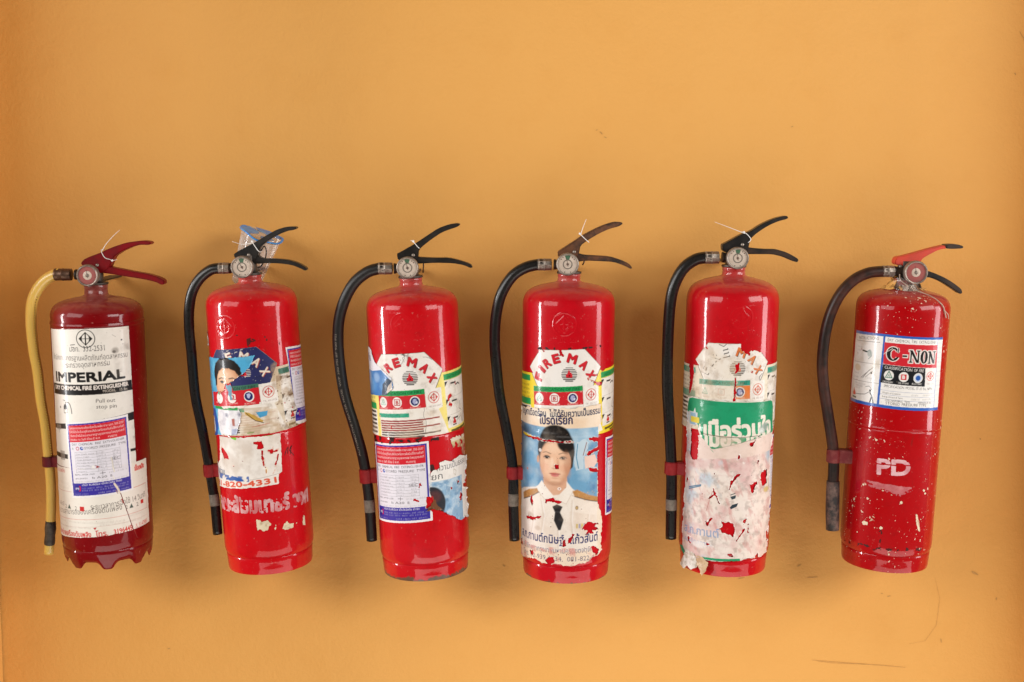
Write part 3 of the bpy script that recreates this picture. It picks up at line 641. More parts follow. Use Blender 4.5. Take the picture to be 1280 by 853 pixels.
# ------------------------------------------------------------------ the extinguishers
def root(name, base, zl, label):
    z = Vector(zl).normalized(); x = Vector((0, 1, 0)).cross(z).normalized(); y = z.cross(x)
    o = bpy.data.objects.new(name, None); COL.objects.link(o); o.empty_display_size = .05
    m = Matrix((x, y, z)).transposed().to_4x4(); m.translation = Vector(base); o.matrix_world = m
    o['label'] = label; o['category'] = 'fire extinguisher'; o['group'] = 'fire extinguishers hung in a row on the wall'
    return o
mm = lambda pts: [(x/1000, z/1000) for x, z in pts]
SPEC = {
 1: dict(R=77.4, L=469, base=(-.717, -.0851, .6121), zl=(-9e-4, -.0523, .9986), paint='paint1', label='dark maroon fire extinguisher with a yellow hose and a scalloped foot',
  up=[(-20.5, 56.2), (-12.7, 63.6), (17.5, 74.7), (21.3, 77.2), (40.2, 84.6), (58.9, 90.5), (73.8, 92.4), (88.7, 93.8), (99.7, 92.0), (101.0, 88.3), (95.8, 86.1), (84.7, 86.8), (69.8, 83.9), (50.9, 75.7), (37.5, 67.2), (33.5, 59.8), (27.3, 46.8), (15.7, 38.7), (2.8, 38.7), (-6.0, 49.8), (-18.9, 51.3)],
  lo=[(5.3, 53.5), (16.4, 52.4), (27.4, 49.1), (42.1, 46.1), (71.5, 40.1), (93.6, 36.4), (112.0, 30.8), (120.7, 25.2), (120.4, 18.8), (115.1, 17.7), (106.0, 22.6), (85.8, 27.4), (56.3, 31.9), (30.5, 36.4), (12.0, 38.7), (3.1, 45.0)],
  gauge=(-2.9, 36.0, 18.6), hose=[(-25.4, 35.8), (-64.2, 35.9), (-81.3, 27.3), (-97.0, 10.7), (-107.5, -11.7), (-111.1, -41.5), (-110.9, -71.5), (-108.9, -101.7), (-105.0, -131.9), (-102.1, -181.3), (-97.1, -225.7), (-94.6, -283.5), (-92.9, -322.2), (-93.9, -361.2), (-97.8, -412.1), (-103.4, -459.4)],
  clip=(-281.5, -302), tie=[(15.6, 76.5), (21, 65.4), (30.5, 61.7), (34, 60)], tail=[(17, 76), (25, 88), (38, 102), (49.5, 112)], pin=(8, 52), neck=18, dome=.95, seam=[422], levm='redlever', low='redlever', hosem='hose_yellow', hr=(10, 8.4), ferr='brass', clipm='clip1'),
 2: dict(R=77.7, L=501, base=(-.4292, -.0846, .603), zl=(-.044, -.0523, .9977), paint='paint2', label='bright red fire extinguisher with a torn navy sticker and stencilled lettering below',
  up=[(-22.4, 50.6), (13.4, 67.2), (17.2, 68.9), (34.6, 78.4), (53.8, 87.9), (68.8, 91.7), (85.5, 91.7), (88.6, 89.0), (83.2, 85.9), (72.1, 84.9), (56.9, 80.0), (37.7, 70.2), (24.0, 60.4), (21.0, 55.0), (19.2, 45.8), (10.9, 33.2), (7.0, 31.5), (-20.0, 43.1), (-21.8, 43.9)],
  lo=[(6.4, 48.2), (17.4, 45.9), (26.2, 39.2), (46.5, 38.3), (68.6, 35.5), (86.7, 29.1), (99.2, 20.7), (100.8, 16.9), (97.0, 15.6), (89.8, 19.7), (75.4, 26.3), (53.4, 30.2), (27.5, 31.7), (20.0, 30.9), (8.9, 31.4)],
  gauge=(-5.4, 28.0, 18.9), hose=[(-26.4, 25.6), (-47.8, 26.5), (-63.6, 24.3), (-83.2, 10.3), (-97.9, -11.3), (-105.9, -40.8), (-108.9, -78.1), (-108.3, -115.8), (-107.7, -191.7), (-100.6, -250.8), (-95.5, -301.1), (-91.5, -347.8), (-88.8, -384.9), (-88.2, -441.9)],
  clip=(-314.2, -338.5), tie=[(10.8, 68.3), (16, 60), (22, 51.6)], tail=[(10, 67), (-5, 65.5), (-23, 71)], pin=(3.5, 47), neck=12, dome=1., seam=[249], levm='black', low='black', hosem='rubber', hr=(9.5, 8.4), ferr='steel', clipm='clip', band=(-369, -391)),
 3: dict(R=79.3, L=506, base=(-.1528, -.084, .592), zl=(-.0418, -.0523, .9978), paint='paint3', label='red fire extinguisher with a sky-blue torn poster scrap beside its inspection sticker',
  up=[(-20.7, 56.0), (-16.9, 57.3), (9.8, 71.0), (17.4, 75.5), (32.7, 84.8), (51.8, 96.2), (70.6, 102.0), (85.4, 103.6), (90.5, 101.2), (85.1, 97.4), (73.9, 94.2), (58.9, 89.6), (39.8, 78.2), (20.5, 64.3), (16.5, 58.9), (15.3, 49.7), (11.8, 38.7), (.6, 37.3), (-19.5, 44.8)],
  lo=[(5.0, 50.1), (12.4, 49.8), (19.7, 48.0), (45.6, 45.8), (67.8, 45.2), (86.1, 40.0), (104.3, 32.9), (107.8, 27.2), (104.0, 25.9), (93.1, 31.5), (74.7, 35.6), (45.1, 37.6), (19.1, 37.2), (6.2, 37.8)],
  gauge=(-2.0, 32.6, 18.9), hose=[(-21.2, 30.8), (-51.8, 32.1), (-73.2, 26.3), (-96.5, 8.8), (-114.9, -20.2), (-126.2, -53.4), (-130.4, -90.8), (-129.5, -136.1), (-124.3, -185.7), (-109.6, -247.7), (-99.4, -298.3), (-94.3, -349.0), (-92.7, -390.4), (-92.6, -447.8)],
  clip=(-316.8, -343.7), tie=[(8.5, 75), (13, 70), (18, 64)], tail=[(9, 74), (6, 77.5), (4, 77)], pin=(7.5, 52.5), neck=13, dome=1., seam=[256], levm='black', low='black', hosem='rubber_soft', hr=(10.2, 9.4), ferr='steel', clipm='clip', band=(-374, -396)),
 4: dict(R=79.7, L=517, base=(.0956, -.0838, .5879), zl=(.0051, -.0523, .9986), paint='paint4', label='red fire extinguisher pasted with a portrait poster of a woman in white uniform',
  up=[(-20.1, 50.7), (-14.6, 54.4), (5.6, 67.5), (20.3, 77.9), (38.6, 87.9), (56.9, 96.5), (75.3, 102.1), (88.2, 101.8), (90.1, 98.9), (82.8, 94.4), (68.1, 90.7), (49.8, 82.5), (31.4, 71.3), (18.6, 62.0), (16.2, 49.0), (13.4, 37.9), (-5.2, 36.0), (-19.3, 41.4)],
  lo=[(5.8, 47.1), (13.2, 49.0), (24.4, 45.4), (46.6, 44.4), (68.9, 43.0), (87.5, 37.5), (102.5, 30.9), (107.8, 24.3), (105.6, 21.7), (95.1, 27.2), (76.5, 33.8), (54.2, 35.1), (28.2, 35.8), (17.1, 34.2), (6.0, 33.4)],
  gauge=(-4.1, 31.1, 19.4), hose=[(-21.0, 29.2), (-52.8, 29.0), (-75.6, 23.4), (-97.7, 8.5), (-116.1, -21.3), (-125.2, -58.7), (-127.7, -103.7), (-125.0, -141.4), (-118.8, -198.3), (-106.7, -259.5), (-97.5, -309.6), (-94.2, -348.3), (-93.7, -401.3), (-91.5, -458.7)],
  clip=(-324, -348.2), tie=[(17, 81), (22, 77), (32, 68)], tail=[(18.5, 81), (22, 92), (27.7, 107)], pin=(8, 51), neck=13, dome=1.02, seam=[262], levm='rusty', low='rusty', hosem='rubber', hr=(10, 9), ferr='steel', clipm='clip', band=(-375, -397)),
 5: dict(R=79.1, L=516, base=(.3749, -.0844, .5994), zl=(.013, -.0523, .9985), paint='paint5', label='red fire extinguisher with a green poster panel above scraped white paper',
  up=[(-23.1, 52.7), (-19.5, 53.9), (9.5, 70.8), (24.1, 75.5), (42.0, 87.8), (63.7, 98.1), (83.8, 103.1), (87.6, 100.6), (85.9, 97.6), (71.3, 93.7), (53.2, 85.4), (35.2, 73.0), (24.6, 62.9), (23.1, 54.4), (20.0, 39.6), (-4.0, 35.6), (-22.0, 40.9)],
  lo=[(6.6, 48.7), (17.7, 50.3), (25.2, 47.4), (51.2, 45.5), (69.7, 45.8), (88.5, 40.5), (105.6, 31.4), (109.1, 27.8), (107.0, 24.0), (100.3, 25.1), (81.4, 33.0), (62.7, 37.2), (36.7, 36.8), (18.2, 36.6), (7.1, 35.7)],
  gauge=(.3, 31.0, 18.9), hose=[(-16.7, 30.9), (-50.6, 30.1), (-68.2, 26.2), (-88.0, 11.1), (-101.9, -15.0), (-108.4, -44.8), (-110.7, -89.7), (-110.8, -146.2), (-108.7, -203.0), (-103.2, -268.6), (-98.6, -326.3), (-96.7, -365.1), (-95.8, -409.2), (-94.7, -466.9)],
  clip=(-326.7, -351.3), tie=[(13, 73), (20, 69), (25, 62), (21, 57)], tail=[(14, 72), (-10, 81), (-38, 91)], pin=(11, 53), neck=14, dome=1.15, seam=[253], levm='black', low='brownblack', hosem='rubber', hr=(10.4, 9.6), ferr='steel', clipm='clip', band=(-394, -417)),
 6: dict(R=78.1, L=488, base=(.6624, -.0848, .6059), zl=(.0287, -.0523, .9982), paint='paint6', label='paint-speckled red fire extinguisher with orange lever and blue-bordered white label',
  up=[(-22.9, 44.7), (-19.7, 52.3), (-6.9, 55.2), (11.2, 60.6), (36.5, 68.7), (61.9, 75.7), (65, 70), (51.5, 67.3), (37.3, 59.5), (24.9, 51.7), (21.6, 46.0), (16, 20), (-2, 20), (-9.0, 38.1), (-20.6, 39.2)],
  lo=[(14, 37), (20.6, 34.9), (35.8, 30.5), (47.2, 27.1), (66.4, 19.4), (82.0, 10.6), (95.8, .9), (98.2, -5.8), (94.6, -8.1), (82.9, -.6), (63.3, 11.1), (44.1, 18.8), (21.7, 20.0), (12, 22)],
  gauge=(7.9, 28.7, 20.0), hose=[(-18.1, 28.5), (-41.4, 27.6), (-67.0, 23.9), (-92.0, 10.2), (-112.6, -14.6), (-127.0, -48.6), (-133.9, -86.3), (-135.4, -131.6), (-129.8, -176.9), (-119.1, -226.2), (-105.2, -294.6), (-102.5, -352.8), (-100.7, -391.8), (-98.1, -430.9)],
  clip=(-284.4, -310.2), tie=None, tail=None, pin=(-13, 37), neck=14, dome=.88, seam=[251], levm='orangelever', low='brownblack', hosem='rubber_red', hr=(9.6, 9.6), ferr='steel', clipm='clip6'),
}
Ry = Matrix.Rotation(math.pi/2, 4, 'Y'); Rx = Matrix.Rotation(math.pi/2, 4, 'X')
def T(x, y, z): return Matrix.Translation((x/1000, y/1000, z/1000))
def build(k):
    p = SPEC[k]; R, L = p['R'], p['L']; rt = root('fire_extinguisher', p['base'], p['zl'], p['label'])
    mt = M[p['paint']]; d = p['dome']
    # tank
    prof = [(.0, 30), (.5*R, 26), (.86*R, 27), (.945*R, 29), (.975*R, 33), (.992*R, 38), (R, 46)]
    last = 46
    for sm in p['seam']:
        for q in np.linspace(last, sm-6, 6)[1:]: prof.append((R, q))
        prof += [(R, sm-3.2), (R-.5, sm-2.0), (R+.1, sm-1), (R+.75, sm+.2), (R+.75, sm+1.6), (R+.2, sm+3), (R, sm+5)]; last = sm+5
    top = L-40*d
    for q in np.linspace(last, top, 7)[1:]: prof.append((R if k != 1 or q < 420 else R-.9, q))
    for f, dz in ((.994, 33), (.978, 27.5), (.95, 22.5), (.91, 18), (.85, 14), (.76, 10.2), (.64, 7), (.5, 4.4), (.38, 2.6), (.30, 1.2)): prof.append((R*f, L-dz*d))
    nk = p['neck']; n0 = 19.6
    prof += [(n0+1.5, L+.2), (n0, L+1.6), (n0-.2, L+nk*.45), (n0-.9, L+nk*.52), (n0-.1, L+nk*.60), (n0+.1, L+nk-1.2), (n0-.5, L+nk), (12, L+nk)]
    bm = lathe(bmesh.new(), [(max(r, .01)/1000, z/1000) for r, z in prof], 128)
    auto(link('tank', bm, mt, rt), 40)
    # foot
    bm = bmesh.new()
    if k == 1:
        def zf(a, r, z):
            th = a+math.pi/2; s_ = abs(math.sin(3.93*(th-R_(10.5)))); q_ = min(1, max(0, (s_-.30)/.62)); e = 11.5*q_*q_*(3-2*q_)+1.5*s_*s_
            return z if z > .026 else (e/1000 if z < .001 else z*.0+max(z, (e+ (z*1000)*.45)/1000))
        lathe(bm, [(.90*R/1000, .030), (.965*R/1000, .034), (.985*R/1000, .031), (.975*R/1000, .027), (.97*R/1000, .018), (.95*R/1000, .010), (.90*R/1000, 0), (.885*R/1000, .0005), (.93*R/1000, .012), (.93*R/1000, .03)], 192, zfun=zf)
    else:
        lathe(bm, [(.90*R/1000, .030), (.955*R/1000, .0295), (.965*R/1000, .027), (.957*R/1000, .022), (.95*R/1000, .012), (.945*R/1000, .004), (.935*R/1000, .0012), (.92*R/1000, .0012), (.915*R/1000, .004), (.92*R/1000, .03)], 128)
    auto(link('foot_ring', bm, mt, rt), 40)
    # valve
    bm = lathe(bmesh.new(), [(r/1000, z/1000) for r, z in [(.01, L+nk+.3), (21, L+nk+.3), (21.3, L+nk+1.2), (21, L+nk+3.6), (16.5, L+nk+4), (14.5, L+nk+6), (13.5, L+nk+10), (13.5, L+46), (.01, L+46)]], 40)
    hx, hz = p['hose'][0]; h1 = p['hose'][1]
    lathe(bm, [(r/1000, z/1000) for r, z in [(.01, 0), (8, 0), (8, abs(hx)-6+8), (9, abs(hx)-6+9), (9, abs(hx)+6), (.01, abs(hx)+6)]], 24, T(0, -8, L+hz) @ Matrix.Rotation(-math.pi/2, 4, 'Y'))
    auto(link('valve_body', bm, M['valve'], rt), 40)
    lev = smooth_poly(mm([(x, L+z) for x, z in p['up']]))
    auto(link('squeeze_lever', slab(bmesh.new(), lev, -.0105, .0105, .0016), M[p['levm']], rt), 50)
    lo = smooth_poly(mm([(x, L+z) for x, z in p['lo']]))
    auto(link('carry_handle', slab(bmesh.new(), lo, -.0090, .0090, .0016), M[p['low']], rt), 50)
    if k == 6:
        tip = smooth_poly(mm([(x, L+z) for x, z in [(61, 76.3), (72, 77.4), (84.1, 77.2), (92.5, 74.3), (92, 70.6), (73.5, 69.2), (63, 69.6)]]))
        auto(link('lever_tip', slab(bmesh.new(), tip, -.0113, .0113, .0016), M['brownblack'], rt), 50)
    px, pz = p['pin']
    link('pivot_pin', lathe(bmesh.new(), [(.00001, .0140), (.0017, .0138), (.0028, .0125), (.0030, .0102), (.00001, .0102)], 16, T(px, 0, L+pz) @ Rx), M['steel'], rt)
    # gauge
    gx, gz, g = p['gauge']; G = T(gx, -20, L+gz) @ Rx
    lathe_ = lambda pr, n=48: lathe(bmesh.new(), [(max(r, .01)/1000, z/1000) for r, z in pr], n, G)
    ga = link('pressure_gauge', lathe_([(0, -9), (6, -9), (6, 0), (g-3, 0), (g-.6, 1.5), (g, 4), (g, 11.5), (g-.6, 13.3), (g-1.6, 14), (g-2.8, 13.6), (g-3.4, 12), (g-3.4, 10.6)]), M['steel'], rt); auto(ga, 40)
    reddial = k in (1, 6)
    link('dial', lathe_([(0, 11), (g-3.2, 11)]), M['dialred' if reddial else 'dial'], ga, False)
    if reddial:
        link('dial_centre', lathe_([(0, 11.6), (6.5, 11.5), (7.5, 11.1)]), M['dial'], ga); link('hub', lathe_([(0, 12.8), (2.6, 12.6), (3.4, 11.4)], 20), M['steel'], ga)
        bm = bmesh.new()
    else:
        link('green_zone', _fan(G, 11.25, 6.5, g-4.2, R_(72), R_(108)), M['green'], ga, False)
        link('dial_ring', lathe_([(6.6, 11.3), (7.4, 11.5), (8.2, 11.3)]), M['tape'], ga); link('hub', lathe_([(0, 12.4), (1.6, 12.2), (2.2, 11.2)], 20), M['brownink'], ga)
        for a in (38, 55, 125, 142, 250, 290): link('dial_tick', _fan(G, 11.22, g-6.3, g-4.6, R_(a-3), R_(a+3)), M['brownink'], ga, False)
    nb = bmesh.new(); a = R_(100 if k != 2 else 118)
    nv = [G @ Vector((c*math.cos(a)-s_*math.sin(a), c*math.sin(a)+s_*math.cos(a), .0120)) for c, s_ in ((-.004, -.0005), (.0105, -.0003), (.0105, .0003), (-.004, .0005))]
    nb.faces.new([nb.verts.new(v) for v in nv]); link('needle', nb, M['brownink'], ga, False)
    link('glass', lathe_([(0, 14.2), (6, 14.0), (11, 13.6), (g-2.9, 13.2)]), M['glass'], ga)
    # hose
    hp = [Vector((x/1000, -.010, (L+z)/1000)) for x, z in p['hose']]
    path = spline([hp[1]+(hp[0]-hp[1])*.25]+hp[1:], 10); r0, r1 = p['hr']
    hose = link('hose', tube(bmesh.new(), path, lambda t: (r0+(r1-r0)*min(1, t*1.5))/1000, 24), M[p['hosem']], rt)
    a_, b_ = hp[1], hp[0]; dv = (b_-a_).normalized(); ln = {1: .029, 2: .0185, 3: .0245, 4: .0245, 5: .0245, 6: .0205}[k]
    st = a_ - dv*.002; rot = dv.to_track_quat('Z', 'Y').to_matrix().to_4x4(); rf = (r0+.4)/1000
    bm = bmesh.new(); lathe(bm, [(rf*.9, 0), (rf, .0006), (rf*1.04, .003), (rf*1.0, .004), (rf*1.0, ln*.45), (rf*1.06, ln*.5), (rf*1.0, ln*.55), (rf*1.0, ln-.003), (rf*.97, ln-.0005), (rf*.7, ln), (.0001, ln)], 10 if k != 1 else 28, Matrix.Translation(st) @ rot)
    auto(link('ferrule', bm, M[p['ferr']], hose), 30)
    if 'band' in p:
        zs = [q.z for q in path]; i0 = min(range(len(path)), key=lambda i: abs(path[i].z-(L+p['band'][0])/1000)); i1 = min(range(len(path)), key=lambda i: abs(path[i].z-(L+p['band'][1])/1000))
        link('tape_band', tube(bmesh.new(), resample(path[i0:i1+1], 0, 1, 6), (r1+.35)/1000, 24), M['tape'], hose)
    if k == 1:
        P = resample(path, .885, 1.0, 10)
        link('nozzle', tube(bmesh.new(), P, lambda t: (9.2-.6*math.cos(t*14)*(t < .5)-1.6*(t > .72))/1000, 24), M['nozzle1'], hose)
        Q = [q+Vector((.0083, -.0062, 0)) for q in resample(path, .12, .66, 40)]
        link('braid', tube(bmesh.new(), Q, .0008, 6), M['braid'], hose)
    elif k == 6: link('nozzle', tube(bmesh.new(), resample(path, .83, 1.0, 8), lambda t: (11.2+.6*math.sin(t*3))/1000, 24), M['nozzle6'], hose)
    # clip holding the hose to the tank
    zc = (L+(p['clip'][0]+p['clip'][1])/2)/1000; hh = abs(p['clip'][0]-p['clip'][1])/2000-.001
    q = min(path, key=lambda v: abs(v.z-zc)); rr = (r1+2.6)/1000; n = 24; bm = bmesh.new()
    out = [(q.x+rr*math.cos(a), q.y+rr*math.sin(a)) for a in np.linspace(R_(40), R_(320), 22)]
    out = out+[(-R*.93/1000, q.y-.012), (-R*.90/1000, q.y+.012)]
    f = bm.faces.new([bm.verts.new((x, y, zc-hh)) for x, y in out]); r = bmesh.ops.extrude_face_region(bm, geom=[f])
    bmesh.ops.translate(bm, verts=[v for v in r['geom'] if isinstance(v, bmesh.types.BMVert)], vec=(0, 0, 2*hh))
    bmesh.ops.bevel(bm, geom=[e for e in bm.edges if abs(e.verts[0].co.z-e.verts[1].co.z) < 1e-7], offset=.0014, segments=2, affect='EDGES', clamp_overlap=True)
    auto(link('hose_clip', bm, M[p['clipm']], rt), 40)
    # hanging strap behind the neck
    bm = bmesh.new(); box(bm, -.011, .011, .014, .108, (L+nk+4)/1000, (L+nk+7)/1000, .0008); link('hanging_strap', bm, M['valve'], rt, False)
    # seal
    if p['tie']:
        tp = [Vector((x/1000, -.0115, (L+z)/1000)) for x, z in p['tie']]; tp = [tp[0]+Vector((0, .022, .001)), tp[0]+Vector((0, .001, .0012))]+tp[1:-1]+[tp[-1], tp[-1]+Vector((.001, .022, 0))]
        tie = link('seal_tie', tube(bmesh.new(), spline(tp, 6), .0006, 8), M['tie'], rt)
        kb = lathe(bmesh.new(), [(.00001, -.0022), (.0018, -.001), (.0018, .001), (.00001, .0022)], 10, Matrix.Translation(tp[1] if k != 1 else tp[-2])); link('knot', kb, M['tie'], tie)
        tl = [Vector((x/1000, -.0118, (L+z)/1000)) for x, z in p['tail']]
        link('tail', tube(bmesh.new(), spline(tl, 6), lambda t: (.0006-.0003*t), 6), M['tie'], tie)
    return rt
def _fan(G, z, r0, r1, a0, a1):
    bm = bmesh.new(); A = np.linspace(a0, a1, 8)
    bm.faces.new([bm.verts.new(G @ Vector((r1/1000*math.cos(a), r1/1000*math.sin(a), z/1000))) for a in A]+[bm.verts.new(G @ Vector((r0/1000*math.cos(a), r0/1000*math.sin(a), z/1000))) for a in A[::-1]])
    return bm
E = {k: build(k) for k in SPEC}
def emboss(k, cx, cy, r, name='embossed_mark', text=None, depth=.9):
    p = SPEC[k]; sh = Sheet(cx-r*1.5, cx+r*1.5, cy-r*1.35-(14 if text else 0), cy+r*1.2, '#000000')
    tis(sh, cx, cy, r, '#ffffff', 2.0)
    if text: sh.thai(text, (cx-r*1.25, cy-r-11), (cx+r*1.3, cy-r-11.5), 6, '#ffffff', .01)
    m = blur(sh.c[..., 0], 1)
    e = np.minimum(np.minimum(sh.X-sh.s0, sh.s0+(sh.nx-1)*sh.res-sh.X), np.minimum(sh.Y-sh.h0, sh.h0+(sh.ny-1)*sh.res-sh.Y))
    sh.lift = m*depth - .5*np.clip(1-e/3, 0, 1)
    wrap(name, sh, p['R'], .02, E[k], M[p['paint']], 0, 0)
emboss(2, -33, 432, 19, depth=.5); emboss(3, -13, 448, 18, depth=.3); emboss(4, -11, 452, 19, text='มอก. 332 - 2537', depth=.6); emboss(5, 2, 452, 18, text='มอก. 332-2537', depth=.4)
#PART3
# ------------------------------------------------------------------ labels, stickers and posters
def P_(k): return SPEC[k]['R']
# --- 1: white product label, lower label, inspection sticker
sh = Sheet(-93, 82, 180, 421, '#ece6dc'); sh.outline([(-76, 416), (13, 420), (79, 420), (81, 300), (82, 180), (-88, 180), (-82, 201), (-77, 295)])
tis(sh, 5, 403, 15, BLK, 1.3)
sh.thai('มอก.  332-2531', (-24, 381), (35, 382.5), 8, '#4a4644', .012)
sh.thai('สำนักงานมาตรฐานผลิตภัณฑ์อุตสาหกรรม', (-68, 365), (74, 368), 7.4, '#5a5450', .004)
sh.thai('กระทรวงอุตสาหกรรม', (-38, 353), (42, 357), 7.4, '#5a5450', .004)
sh.text('IMPERIAL', (-62, 328.5), (67, 332.5), 16, '#141212', .055, res=4)
sh.poly([(-76, 323.5), (80, 327.5), (81, 310), (-75, 305)], '#171313')
sh.text('DRY CHEMICAL FIRE EXTINGUISHER', (-67, 314), (73, 318.5), 7, '#ece2d8', .03)
sh.text('MODEL   15 lbs.', (29, 311), (72, 311.5), 4.6, '#cfc3b6', .01)
sh.text('Pull out', (17, 294), (48, 293.5), 7, INK, .022); sh.text('stop pin', (17, 284), (50, 283.5), 7, INK, .022)
sh.rect(-44, 274.5, -35, 286, BLK); sh.rect(-43, 275.5, -36, 281, '#ece6dc'); sh.poly([(-44, 286), (-42, 290), (-37, 290), (-35, 286)], BLK); sh.line([(-40, 289), (-38, 294), (-33, 294), (-29, 290), (-27, 283), (-26, 275)], 1.5, BLK); sh.line([(-45, 297), (-38, 296)], 1, INK); sh.ell(-53, 284, 1.6, 2, '#77706a')
sh.poly([(-80, 252), (82, 272), (82, 258), (-80, 244)], '#171313'); sh.poly([(-73, 251.5), (-55, 253), (-55, 245), (-73, 244)], '#8a817a', .8)
sh.rect(-88, 195, -40, 203, '#171313'); sh.rect(-62, 192, -48, 208, '#8a817a', .7); sh.rect(70, 203, 82, 208, '#171313')
sh.text('T', (-64, 238), (-60, 238), 6, INK); 
sh.ell(52, 381, 6, 5, '#6a5c4e', .9, .55); sh.ell(50, 379, 3, 2.4, '#3c332c', .7, .7); sh.line([(48, 408), (54, 404)], .8, '#6a625a', .6); sh.ell(64, 398, 1.6, 1.4, BLK, .2); sh.line([(-22, 392), (-14, 393)], 1.2, BLK); sh.line([(-20, 389), (-15, 386.5)], .8, BLK)
sh.specks(60, .25, .9, '#6a5f55', 11); sh.specks(8, .5, 1.1, '#1c1816', 12)
sh.tint(np.clip((sh.n(20, 5)-.52)*5, 0, 1)*np.clip((sh.X-30)/50, 0, 1), '#8a7c6c', .5)
wrap('product_label', sh, P_(1), .25, E[1], M['print_clean'], .2, .12, 1)
sh = Sheet(-96, 112, 52, 186, '#efe8dc'); sh.outline(jag([(-93, 178), (109, 184), (111, 69), (-86, 54)], .35, 3))
sh.thai('ระบบดับเพลิง', (-89, 168), (-50, 170), 6, '#cc3a34', .01); sh.thai('เชื้อเพลิง', (78, 168), (101, 169), 7.5, '#d8433c', .03)
for i, y in enumerate((150, 142)): scribble(sh, -84, -42, y, 4, '#b7aa9a', 20+i, .5)
sh.line([(-87, 137), (-36, 138)], .6, '#c98a7e'); sh.line([(74, 139), (104, 141)], .8, '#d2705f'); sh.line([(104, 141), (104, 95)], .6, '#c98a7e')
sh.thai('ระยะเวลาการฉีดใช้ 14 วินาที', (0, 109), (101, 117), 8, '#6a6058', .012); sh.thai('ความสามารถของเครื่องดับเพลิง', (-78, 96), (51, 105), 8, '#6a6058', .010)
sh.thai('ผลิตปี', (-78, 110), (-58, 110.5), 6, '#8a8078', .008)
for x in (-43, 68): 
    y = 108 if x < 0 else 104.5; sh.text('2', (x-11, y), (x-7, y), 7, '#7c7268', .01); sh.poly([(x-4, y), (x+4, y), (x, y+8)], '#4a5a50')
sh.rect(-20, 106, -12, 114, '#cf2f2c'); sh.text('2', (-30, 107), (-26, 107), 7, '#7c7268', .01); sh.text('2', (78, 105), (83, 105), 7, '#7c7268', .01); sh.rect(88, 107, 95, 114, '#cf2f2c')
sh.line([(-90, 88), (104, 96)], .6, '#d2705f'); sh.line([(-88, 74), (104, 84)], .4, '#d8b4a4')
for i, (x0, x1, y) in enumerate([(-78, -55, 83), (-48, 55, 84), (62, 92, 90), (-78, -30, 74), (-24, -2, 75), (14, 90, 80)]): scribble(sh, x0, x1, y, 3.5, '#a89c8e', 60+i, .7)
sh.poly([(2, 77), (8, 78), (5, 73)], '#b81e1e')
sh.thai('จำหน่ายเครื่องดับเพลิง', (-85, 58), (-2, 61), 7.6, '#d2322c', .022); sh.thai('โทร.', (6, 61.5), (26, 62.5), 7.6, '#d2322c', .022); sh.thai('3196445', (36, 63), (68, 66), 7.4, '#d2322c', .02); sh.thai('-5, 3147885', (74, 66), (104, 70), 6.4, '#d2322c', .02)
sh.line([(42, 160), (50, 132), (60, 98), (68, 70), (76, 48)], 1.3, BLK, hole=True); sh.specks(50, .25, .8, '#8a7c6c', 15)
wrap('product_label', sh, P_(1), .45, E[1], M['print_clean'], .4, .12, 2, label='lower label with red telephone line')
sh = Sheet(-44, 76, 127, 272); sh.outline([(-41, 259), (69, 269.5), (73, 136), (-34, 128)])
insp(sh, (-41, 259), (69, 269), (-34, 128.5), (73, 136), 1)
sh.line([(37, 198), (38.5, 190), (39, 181), (41, 173)], 2.6, BLK, hole=True); sh.line([(38, 166), (41, 160)], 1.6, BLK, hole=True); sh.line([(40, 152), (45, 143), (49, 133)], 3.2, '#e8d8c4'); sh.line([(42, 140), (47, 130)], 1.2, '#a87c5c')
sh.poly([(10, 187), (19, 183.5), (11, 181), (13, 184)], '#9c1a1c'); sh.ell(7.5, 184, 2.6, 2.4, '#f8f4f0')
wrap('inspection_sticker', sh, P_(1), .65, E[1], M['print_clean'], .25, .12, 3)
sh = Sheet(35, 80, 44, 130, '#c9564c', empty=True); sh.line([(49, 133), (60, 98), (68, 70), (77, 47)], 1.1, '#000000'); sh.a[:] = 0
sh.hole([(48.5, 128), (50, 128), (77.5, 48), (76.6, 48)], add=True); wrap('scratch', sh, P_(1), .55, E[1], M['stencil'], 0, 0)

# --- 2: navy sticker over a man's portrait, inspection sticker, bare paper, phone strip, stencil
sh = Sheet(-118, 150, 238, 400); firemax(sh, -4, -12, 4.3, 'navy')
sh.poly(jag([(-20, 288), (48, 290), (48, 252), (-20, 248)], 1, 3), '#e6d8c4', .8); sh.a *= sh.Y > 248.5+.05*sh.X*(sh.X < 30); sh.tint(np.clip((sh.n(18, 3)-.47)*6, 0, 1)*((sh.X > 40) | (sh.Y < 295)), '#b99a74', .55)
sh.tint(np.clip((sh.n(10, 8)-.55)*8, 0, 1)*(sh.X > 48), '#8a6a48', .6)
for x, y in ((-18, 390), (-34, 392), (24, 396), (-8, 394), (-40, 388)): sh.line([(x, y), (x+4, y+.8)], 1.1, '#d8d0c8')
sh.specks(40, .4, 1.4, '#d8cfc4', 21, box=(-50, 50, 340, 397)); sh.specks(70, .4, 1.8, '#7a5a3c', 22, box=(45, 84, 255, 362)); sh.specks(9, .6, 2.2, '#000', 23, True, (60, 84, 250, 300))
sh.poly(jag([(-10, 290), (6, 283), (22, 272), (20, 268), (2, 276), (-8, 284)], .6, 5), '#c8a04a'); sh.poly([(10, 287), (30, 288), (28, 280), (16, 277)], '#4aa0cf'); sh.line([(-6, 286), (8, 273), (22, 268)], 1.2, '#3a2c22')
for i in range(4): sh.line([(2+6*i, 262+i), (14+6*i, 263.5+i)], .8, '#c04a40', .7)
sh.line([(-6, 252), (4, 253)], 2, '#7c9a4a', .8)
sh.tear([(86, 300), (100, 298), (98, 285), (88, 282)], 1.2, 6)
